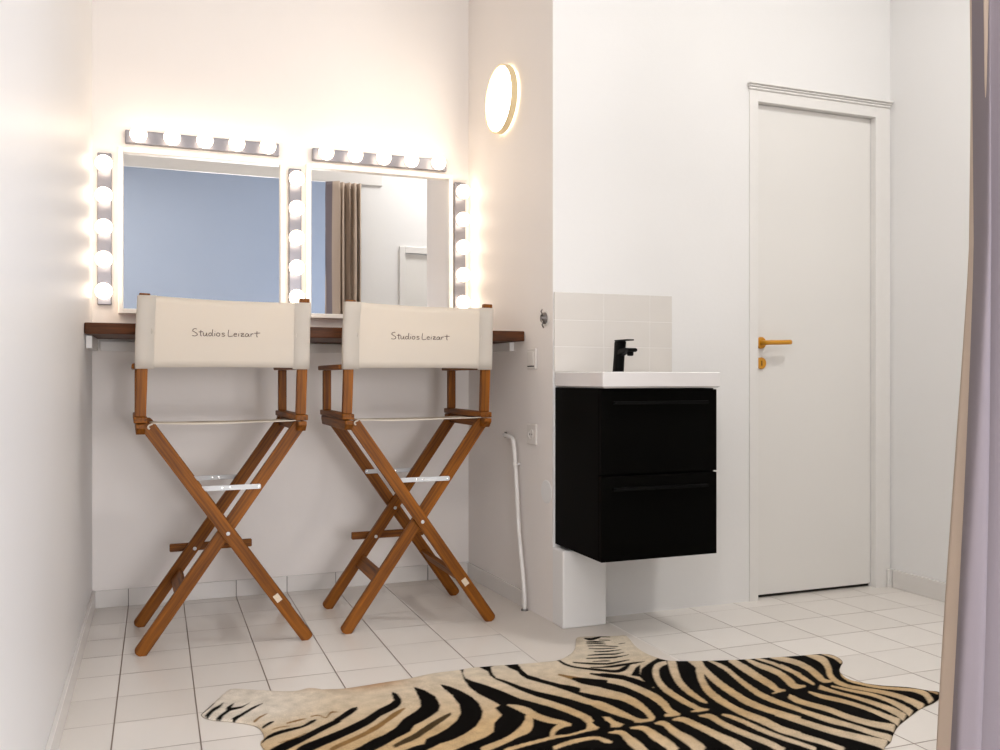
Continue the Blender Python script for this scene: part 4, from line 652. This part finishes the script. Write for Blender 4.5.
def make_chair(label):
    t = thing('director_chair', label, 'chair', group="tall folding director's chairs")
    # four crossed legs: (top x, foot x, y)
    def leg(xt, xf, y, zt=.752, wd=.043):
        L = math.hypot(xt-xf, zt)+.006; a = math.atan2(xt-xf, zt)
        return link('leg', board(L, wd, .021), M_TEAK, t, ((xt+xf)/2, y, zt/2+.004), (0, a, 0), bevel=.002)
    SH = .013
    yn0, yn1, yf1, yf0 = -.012, .017, .383, .412
    la = leg(-.252, .270, yn0); leg(.250, -.276, yn1)
    leg(.250, -.276, yf1); leg(-.252, .270, yf0)
    # low stretchers joining the legs front to back
    a1 = math.atan2(.250+.266, .752); a2 = -math.atan2(.514, .752)
    for x, z, a, y0, y1 in ((-.142, .180, a1, yn1+.0105, yf1-.0105), (.139, .180, a2, yn0+.0105, yf0-.0105)):
        link('stretcher', B(-.008, .008, 0, y1-y0, -.026, .026), M_TEAKY, t, (x, y0, z), (0, a, 0), bevel=.002)
    # top rails that the legs hinge on, and the rail the arms stand on
    for s in (-1, 1):
        x = s*.259-SH
        pts = [(-.045, .762), (.445, .762), (.445, .748), (.425, .728), (-.022, .728), (-.045, .748)]
        link('seat_rail', prism(pts, x-.014, x+.014, axis='X'), M_TEAKY, t, bevel=.002)
        link('arm_base', B(x-.021, x+.021, -.030, .432, .7645, .7845), M_TEAKY, t, bevel=.003)
        link('back_post', B(-.017, .017, -.012, .012, 0, .4035), M_TEAK, t, (x, 0, .785), (0, SH/.4, 0), bevel=.002)
        link('arm_post', B(x-.015, x+.015, .382, .410, .785, .9415), M_TEAK, t, bevel=.002)
        link('armrest', B(x-.026, x+.026, .0135, .450, .942, .960), M_TEAKY, t, bevel=.004)
    # seat canvas, sagging, wrapped round the rails at the sides
    bm = bmesh.new(); nx, ny = 24, 8; g = []
    for j in range(ny+1):
        y = -.022+.434*j/ny; row = []
        for i in range(nx+1):
            u = i/nx*2-1; row.append(bm.verts.new((u*.236, y, .7645-.015*j/ny-.005*(1-u*u)+.002*math.sin(3*u+j))))
        g.append(row)
    for j in range(ny):
        for i in range(nx): bm.faces.new((g[j][i], g[j][i+1], g[j+1][i+1], g[j+1][i]))
    seat = link('seat', bm, M_CANVAS, t, smooth=True)
    sm = seat.modifiers.new('thickness', 'SOLIDIFY'); sm.thickness = .003; sm.offset = 0
    for s in (-1, 1):
        link('seat_hem', tube(catmull([(s*.236, -.024, .762), (s*.247, -.0255, .757), (s*.2495, -.0255, .750), (s*.244, -.0255, .746)], 3), .003, 8), M_CANVAS, seat, smooth=True)
    # canvas backrest: centre panel and a sleeve round each post
    zb, zt = .946, 1.181
    bm = bmesh.new(); nx, nz = 30, 10; g = []
    for k in range(nz+1):
        row = []
        for i in range(nx+1):
            u = i/nx*2-1; z = zb+(zt-.0045*(1+u)-zb)*k/nz
            row.append(bm.verts.new((u*.235-.008*(1-k/nz), -.0165+.010*(1-u*u)*(.6+.4*(k/nz)), z-.004*(1-u*u)*(1 if k > nz/2 else -.6))))
        g.append(row)
    for k in range(nz):
        for i in range(nx): bm.faces.new((g[k][i], g[k][i+1], g[k+1][i+1], g[k+1][i]))
    back = link('backrest', bm, M_CANVAS, t, smooth=True)
    sm = back.modifiers.new('thickness', 'SOLIDIFY'); sm.thickness = .0016; sm.offset = 0
    for s in (-1, 1):
        bm = bmesh.new(); loop = [(.226, -.0172), (.262, -.0175), (.277, -.0165), (.2815, -.008), (.2815, .008), (.277, .0165), (.262, .0175), (.240, .016), (.224, -.012)]
        rings = []
        for k in range(7):
            q = k/6; z = zb-.004+(zt-(.0085 if s > 0 else .0005)-zb+.005)*q
            rings.append([bm.verts.new((s*(x+.0012*math.sin(5*q+s))-.008*(1-q), y-.0008*math.sin(9*q), z)) for x, y in loop])
        for a, b in zip(rings, rings[1:]):
            for i in range(len(loop)): bm.faces.new((a[i], a[(i+1) % len(loop)], b[(i+1) % len(loop)], b[i]))
        sl = link('sleeve', bm, M_CANVAS, back, smooth=True)
        sm = sl.modifiers.new('thickness', 'SOLIDIFY'); sm.thickness = .0014; sm.offset = 0
    bm = bmesh.new(); k = .000332
    for st in TEXT:
        p3 = []
        q = catmull(st, 4) if len(st) > 2 else st
        for a, b in q:
            x = -.113+(a-120)*k*.975; u = x/.235
            p3.append((x, -.0180+.010*(1-u*u)*.82, 1.051+b*k*.95))
        tube(p3, .00125, 6, bm)
    lt = link('lettering', bm, M_INK, back); lt['label'] = 'dark handwritten studio name'
    # steel hinge bars
    for y, z, x0, x1 in (((yn0+yn1)/2, .540, -.118, .112), ((yf0+yf1)/2, .534, -.118, .112)):
        L = x1-x0
        hb = link('hinge_bar', board(L, .017, .003), M_BRACE, t, ((x0+x1)/2, y, z), (0, PI/2, 0), bevel=.0005)
        for dx in (-L/2+.008, -.012, .012, L/2-.008):
            link('rivet', lathe([(0, 0), (.0035, 0), (.003, .0015), (0, .0018)], 10, mat=Matrix.Translation((0, -.0015, dx)) @ ROTX), M_STEEL, hb)
    # bolts through the crossings and the footrest
    bolt = lambda x, y, z: link('bolt', lathe([(0, 0), (.0068, 0), (.0062, .002), (.003, .003), (0, .003)], 16, mat=ROTX), M_BRACE, t, (x, y, z))
    bolt(.001, yn0-.0103, .388); bolt(0, yf1-.0103, .385); bolt(-.079, yf1-.0103, .274); bolt(.081, yf0-.0103, .260)
    # footrest on the far side
    link('footrest', B(-.165, .135, .424, .446, .257, .286), M_TEAKX, t, bevel=.004)
    # maker's tag on the near leg
    tg = link('maker_tag', B(-.010, .010, -.0115, -.0102, -.014, .014), M_TAG, la, (0, 0, -.272)); tg['label'] = 'small pale tag on the leg'
    return t
ch1 = make_chair("tall wooden director's chair with cream canvas back in front of the left mirror")
ch1.location = (.2245, 3.142, 0); ch1.rotation_euler = (0, 0, math.radians(1.6))
def copy_tree(o, parent=None):
    c = o.copy(); COL.objects.link(c)
    if parent: c.parent = parent; c.matrix_parent_inverse = o.matrix_parent_inverse.copy()
    for k in list(o.children): copy_tree(k, c)
    return c
ch2 = copy_tree(ch1)
ch2.location = (.9035, 3.142, 0); ch2.rotation_euler = (0, 0, 0)
ch2['label'] = "tall wooden director's chair with cream canvas back in front of the right mirror"

# ------------------------------------------------------------------ zebra rug
def pip(px, py, poly):
    inside = np.zeros(px.shape, bool); n = len(poly)
    for i in range(n):
        x0, y0 = poly[i]; x1, y1 = poly[(i+1) % n]
        if y0 == y1: continue
        c = (y0 > py) != (y1 > py)
        inside ^= c & (px < (x1-x0)*(py-y0)/(y1-y0)+x0)
    return inside
def closest(px, py, poly):
    best = np.full(px.shape, 1e9); bx = px.copy(); by = py.copy(); n = len(poly)
    for i in range(n):
        x0, y0 = poly[i]; x1, y1 = poly[(i+1) % n]; dx, dy = x1-x0, y1-y0; l2 = dx*dx+dy*dy
        if l2 == 0: continue
        t = np.clip(((px-x0)*dx+(py-y0)*dy)/l2, 0, 1); qx = x0+t*dx; qy = y0+t*dy; d = np.hypot(px-qx, py-qy)
        m = d < best; best[m] = d[m]; bx[m] = qx[m]; by[m] = qy[m]
    return best, bx, by
def make_rug():
    st = .0042
    out = catmull(RUG_OUTLINE+[RUG_OUTLINE[0]], 3)[:-1]
    ax = np.array([p[0] for p in out]); ay = np.array([p[1] for p in out])
    gx = np.arange(ax.min()-st*2, ax.max()+st*2, st); gy = np.arange(ay.min()-st*2, ay.max()+st*2, st)
    X, Y = np.meshgrid(gx, gy); ins = pip(X, Y, out)
    # keep cells with any corner inside, pull outside corners onto the outline
    cell = ins[:-1, :-1] | ins[1:, :-1] | ins[:-1, 1:] | ins[1:, 1:]
    use = np.zeros_like(ins)
    use[:-1, :-1] |= cell; use[1:, :-1] |= cell; use[:-1, 1:] |= cell; use[1:, 1:] |= cell
    px, py = X[use].copy(), Y[use].copy(); inn = ins[use]
    d = np.zeros(px.shape)
    dd, qx, qy = closest(px, py, out)
    px[~inn] = qx[~inn]; py[~inn] = qy[~inn]; d = np.where(inn, dd, 0)
    # beyond the traced part the pattern is mirrored about the spine
    c_, s_ = math.cos(TH), math.sin(TH)
    far = (px*s_+py*c_) < 2.150
    ex, ey = px.copy(), py.copy(); ey[far] = 4.20-ey[far]
    paint = {1: (.0030, .0024, .0020), 2: (.24, .135, .05), 3: (.055, .035, .015), 4: (.42, .27, .14)}
    acc = np.zeros((px.size, 3)); wsum = np.zeros(px.size)
    for ox, oy in ((-.25, -.25), (.25, -.25), (.25, .25), (-.25, .25)):
        lab = np.zeros(px.shape, int); sx, sy = ex+ox*st*1.3, ey+oy*st*1.3
        for kind, poly in RUG_MARKS:
            xs_ = [p[0] for p in poly]; ys_ = [p[1] for p in poly]
            m = (sx >= min(xs_)) & (sx <= max(xs_)) & (sy >= min(ys_)) & (sy <= max(ys_))
            if not m.any(): continue
            ii = np.nonzero(m)[0]; h = pip(sx[ii], sy[ii], poly); lab[ii[h]] = kind
        for q, v in paint.items():
            acc[lab == q] += v; wsum[lab == q] += 1
    rim = d < .0012
    # colours of the fur
    pale = np.array([.64, .555, .44]); tan = np.array([.53, .37, .20]); grey = np.array([.56, .47, .37])
    k = np.clip((np.abs(ey-2.10)-.10)/.42, 0, 1)[:, None]**.8
    col = tan*(1-k)+pale*k
    # rusty patch on the flank
    g = np.exp(-(((px-.60)/.10)**2+((py-2.60)/.055)**2))[:, None]
    col = col*(1-.75*g)+np.array([.40, .20, .075])*.75*g
    g = np.exp(-(((px-.47)/.12)**2+((py-2.625)/.03)**2))[:, None]; col = col*(1-.5*g)+np.array([.42, .24, .13])*.5*g
    g = np.clip((.46-px)/.16, 0, 1)[:, None]*np.clip((ey-2.36)/.12, 0, 1)[:, None]; col = col*(1-.85*g)+np.array([.70, .635, .55])*.85*g
    col = (acc+col*(4-wsum)[:, None])/4
    idx = -np.ones(ins.shape, int); idx[use] = np.arange(px.size)
    jj, ii = np.nonzero(cell)
    F = np.stack([idx[jj, ii], idx[jj, ii+1], idx[jj+1, ii+1], idx[jj+1, ii]], 1)
    z = .0035+.0032*(1-np.exp(-d/.006))+.0016*np.sin(px*9+1)*np.sin(py*11)*np.clip(d/.05, 0, 1)
    z[d <= 0] = .0025
    n = px.size
    # outer ring duplicated below gives the hide its thickness
    V = np.concatenate([np.stack([px, py, z], 1), np.stack([px, py, np.full(n, .0006)], 1)])
    Fb = F[:, ::-1]+n
    ed = {}
    for f in F:
        for a, b in ((f[0], f[1]), (f[1], f[2]), (f[2], f[3]), (f[3], f[0])):
            key = (a, b) if a < b else (b, a)
            ed[key] = None if key in ed else (a, b)
    side = [(b, a, a+n, b+n) for v in ed.values() if v for a, b in [v]]
    me = bpy.data.meshes.new('zebra_rug'); me.from_pydata(V.tolist(), [], F.tolist()+Fb.tolist()+side)
    at = me.color_attributes.new('fur', 'FLOAT_COLOR', 'POINT')
    C4 = np.ones((2*n, 4), np.float32); C4[:n, :3] = col; C4[n:, :3] = (.35, .28, .2)
    at.data.foreach_set('color', C4.ravel())
    for p in me.polygons: p.use_smooth = True
    m, nt, b = new_mat('zebra hide')
    a = N(nt, 'ShaderNodeAttribute', attribute_name='fur')
    tc = N(nt, 'ShaderNodeTexCoord')
    nz = N(nt, 'ShaderNodeTexNoise'); nz.inputs['Scale'].default_value = 26; nz.inputs['Detail'].default_value = 5
    nf = N(nt, 'ShaderNodeTexNoise'); nf.inputs['Scale'].default_value = 320; nf.inputs['Detail'].default_value = 2
    nt.links.new(tc.outputs['Object'], nz.inputs['Vector']); nt.links.new(tc.outputs['Object'], nf.inputs['Vector'])
    ad = N(nt, 'ShaderNodeMath', operation='ADD'); nt.links.new(nz.outputs['Fac'], ad.inputs[0]); nt.links.new(nf.outputs['Fac'], ad.inputs[1])
    mr = N(nt, 'ShaderNodeMapRange'); nt.links.new(ad.outputs[0], mr.inputs[0])
    mr.inputs[1].default_value = .65; mr.inputs[2].default_value = 1.35; mr.inputs[3].default_value = .74; mr.inputs[4].default_value = 1.22
    mx = N(nt, 'ShaderNodeVectorMath', operation='SCALE'); nt.links.new(a.outputs['Color'], mx.inputs[0]); nt.links.new(mr.outputs[0], mx.inputs['Scale'])
    nt.links.new(mx.outputs[0], b.inputs['Base Color'])
    b.inputs['Roughness'].default_value = .8; b.inputs['Specular IOR Level'].default_value = .04
    bp = N(nt, 'ShaderNodeBump'); bp.inputs['Strength'].default_value = .3; bp.inputs['Distance'].default_value = .002
    nt.links.new(nf.outputs['Fac'], bp.inputs['Height']); nt.links.new(bp.outputs['Normal'], b.inputs['Normal'])
    me.materials.append(m)
    o = bpy.data.objects.new('zebra_rug', me); COL.objects.link(o)
    return tag(o, 'black and cream zebra hide rug lying on the white tiled floor', 'rug')
TH = math.atan(344/890.)
make_rug()

# ------------------------------------------------------------------ curtain at the opening
def make_curtain():
    # fold line in plan, from the far edge of the first fold to the last one against the partition
    topP = [(1.270, 1.112), (1.222, 1.060), (1.177, 1.006), (1.178, .998), (1.187, 1.000), (1.202, 1.022), (1.222, 1.002), (1.250, .990), (1.280, 1.004), (1.290, 1.045), (1.298, 1.060), (1.308, 1.050), (1.316, 1.010), (1.328, 1.000), (1.338, 1.03), (1.344, 1.064), (1.354, 1.064), (1.362, 1.02), (1.372, 1.01), (1.381, 1.03), (1.387, 1.062), (1.397, 1.060), (1.404, 1.02), (1.413, 1.01), (1.420, 1.03), (1.426, 1.06), (1.433, 1.06), (1.437, 1.04)]
    botP = [(p[0]-.076*(1-i/27)**1.5-.0, 1.06+(p[1]-1.06)*1.15) for i, p in enumerate(topP)]
    a = np.array(catmull(topP, 5)); b = np.array(catmull(botP, 5)); a[:, 0] += .005; b[:, 0] += .004
    bm = bmesh.new(); nz = 40; rows = []
    z0, z1 = .012, 2.372
    for k in range(nz+1):
        z = z0+(z1-z0)*k/nz
        q = np.clip((1.12-z)/1.1, 0, 1); q = q*.8+.2*q*q*(3-2*q)
        sway = .006*math.sin(z*2.6)
        pinch = 1-.5*max(0, (z-2.28)/.10)
        row = []
        for i, p in enumerate(a*(1-q)+b*q):
            y = 1.065+(p[1]-1.065)*pinch*(1+.12*math.sin(z*3+i*.35))
            row.append(bm.verts.new((p[0]+sway*math.sin(i*.4), y, z)))
        rows.append(row)
    for r0, r1 in zip(rows, rows[1:]):
        for i in range(len(r0)-1): bm.faces.new((r0[i], r0[i+1], r1[i+1], r1[i]))
    o = link('curtain', bm, None, smooth=True, mats=[M_CURT, M_CURT_COOL, M_CURT, M_CURT])
    nc = len(a)-1
    for p in o.data.polygons:
        if p.index % nc < 5: p.material_index = 2
    sm = o.modifiers.new('thickness', 'SOLIDIFY'); sm.thickness = .0018; sm.offset = 0; sm.material_offset = 1
    return tag(o, 'beige floor-length curtain with cool shade coloured into its back drawn to the right edge of the opening', 'curtain')
CURT_SHIFT = 0.0
cu = make_curtain()

# ------------------------------------------------------------------ unseen lamps added as fill, and window light
def fill_ceiling_lamp(x, y, label, power, col):  # out-of-view lamps added to brighten both rooms
    o = thing('fill_ceiling_light', label, 'light', (x, y, H))
    link('base', lathe([(0, -.0005), (.20, -.0005), (.20, -.03), (.19, -.04), (0, -.04)], 48), M_TRIM, o)
    link('diffuser', lathe([(.185, -.0405), (.18, -.065), (.12, -.085), (0, -.092)], 48), M_FILL_LAMP, o, smooth=True)
    l = bpy.data.lights.new('ceiling fill glow', 'AREA'); l.shape = 'DISK'; l.size = .40; l.energy = power; l.color = col
    lo = bpy.data.objects.new('ceiling_fill_light', l); COL.objects.link(lo); lo.location = (0, 0, -.10); lo.parent = o
    return o
fill_ceiling_lamp(2.2, 1.6, 'unseen round ceiling lamp added to brighten the washbasin wall', 15., (1., .975, .945))
fill_ceiling_lamp(-.75, -.9, 'unseen round ceiling lamp added as fill in the adjoining room', 22., (1., .95, .89))
# unseen strip lamp added above the pelmet as fill for the dressing room
sl = thing('fill_strip_light', 'unseen long strip lamp added as fill under the ceiling above the pelmet', 'light', (.60, PY1+.0002, 3.1695))
link('housing', B(-.80, .80, 0, .05, -.03, .03), M_TRIM, sl, bevel=.006)
link('diffuser', B(-.78, .78, .0505, .066, -.025, .025), M_FILL_LAMP, sl, bevel=.006)
l = bpy.data.lights.new('strip fill glow', 'AREA'); l.shape = 'RECTANGLE'; l.size = 1.56; l.size_y = .06; l.energy = 4.5; l.color = (1., .98, .96)
lo = bpy.data.objects.new('strip_fill_light', l); COL.objects.link(lo); lo.parent = sl
lo.location = (0, .075, -.01); lo.rotation_euler = (math.radians(33), 0, 0)
l = bpy.data.lights.new('daylight', 'AREA'); l.shape = 'RECTANGLE'; l.size = WZ1-WZ0-.1; l.size_y = WY1-WY0-.1; l.energy = 25.; l.color = (.62, .77, 1.)  # cool light of the added side window
lo = bpy.data.objects.new('side_window_fill', l); COL.objects.link(lo)
lo.location = (XR-.01, (WY0+WY1)/2, (WZ0+WZ1)/2); lo.rotation_euler = (0, PI/2, 0)
l = bpy.data.lights.new('low fill glow', 'AREA'); l.shape = 'RECTANGLE'; l.size = LX1-LX0-.1; l.size_y = LZ1-LZ0-.1; l.energy = 70.; l.color = (1., .955, .94)  # fill light set in the added low window
lo = bpy.data.objects.new('low_window_fill', l); COL.objects.link(lo)
lo.location = ((LX0+LX1)/2, YR+.01, (LZ0+LZ1)/2); lo.rotation_euler = (PI/2, 0, 0)
w = bpy.data.worlds.new('sky'); SC.world = w; w.use_nodes = True
bg = w.node_tree.nodes['Background']; bg.inputs[0].default_value = (.60, .78, 1., 1); bg.inputs[1].default_value = 1.2

# ------------------------------------------------------------------ camera
cd = bpy.data.cameras.new('camera'); cd.sensor_width = 36; cd.lens = 890*36/1000.; cd.shift_y = .002; cd.clip_start = .02
co = bpy.data.objects.new('camera', cd); COL.objects.link(co)
co.location = (0, 0, .915); co.rotation_euler = (PI/2, 0, -TH)
SC.camera = co
SC.view_settings.view_transform = 'Standard'; SC.view_settings.look = 'None'
SC.view_settings.gamma = 1; SC.view_settings.exposure = 0.55; SC.view_settings.use_curve_mapping = False
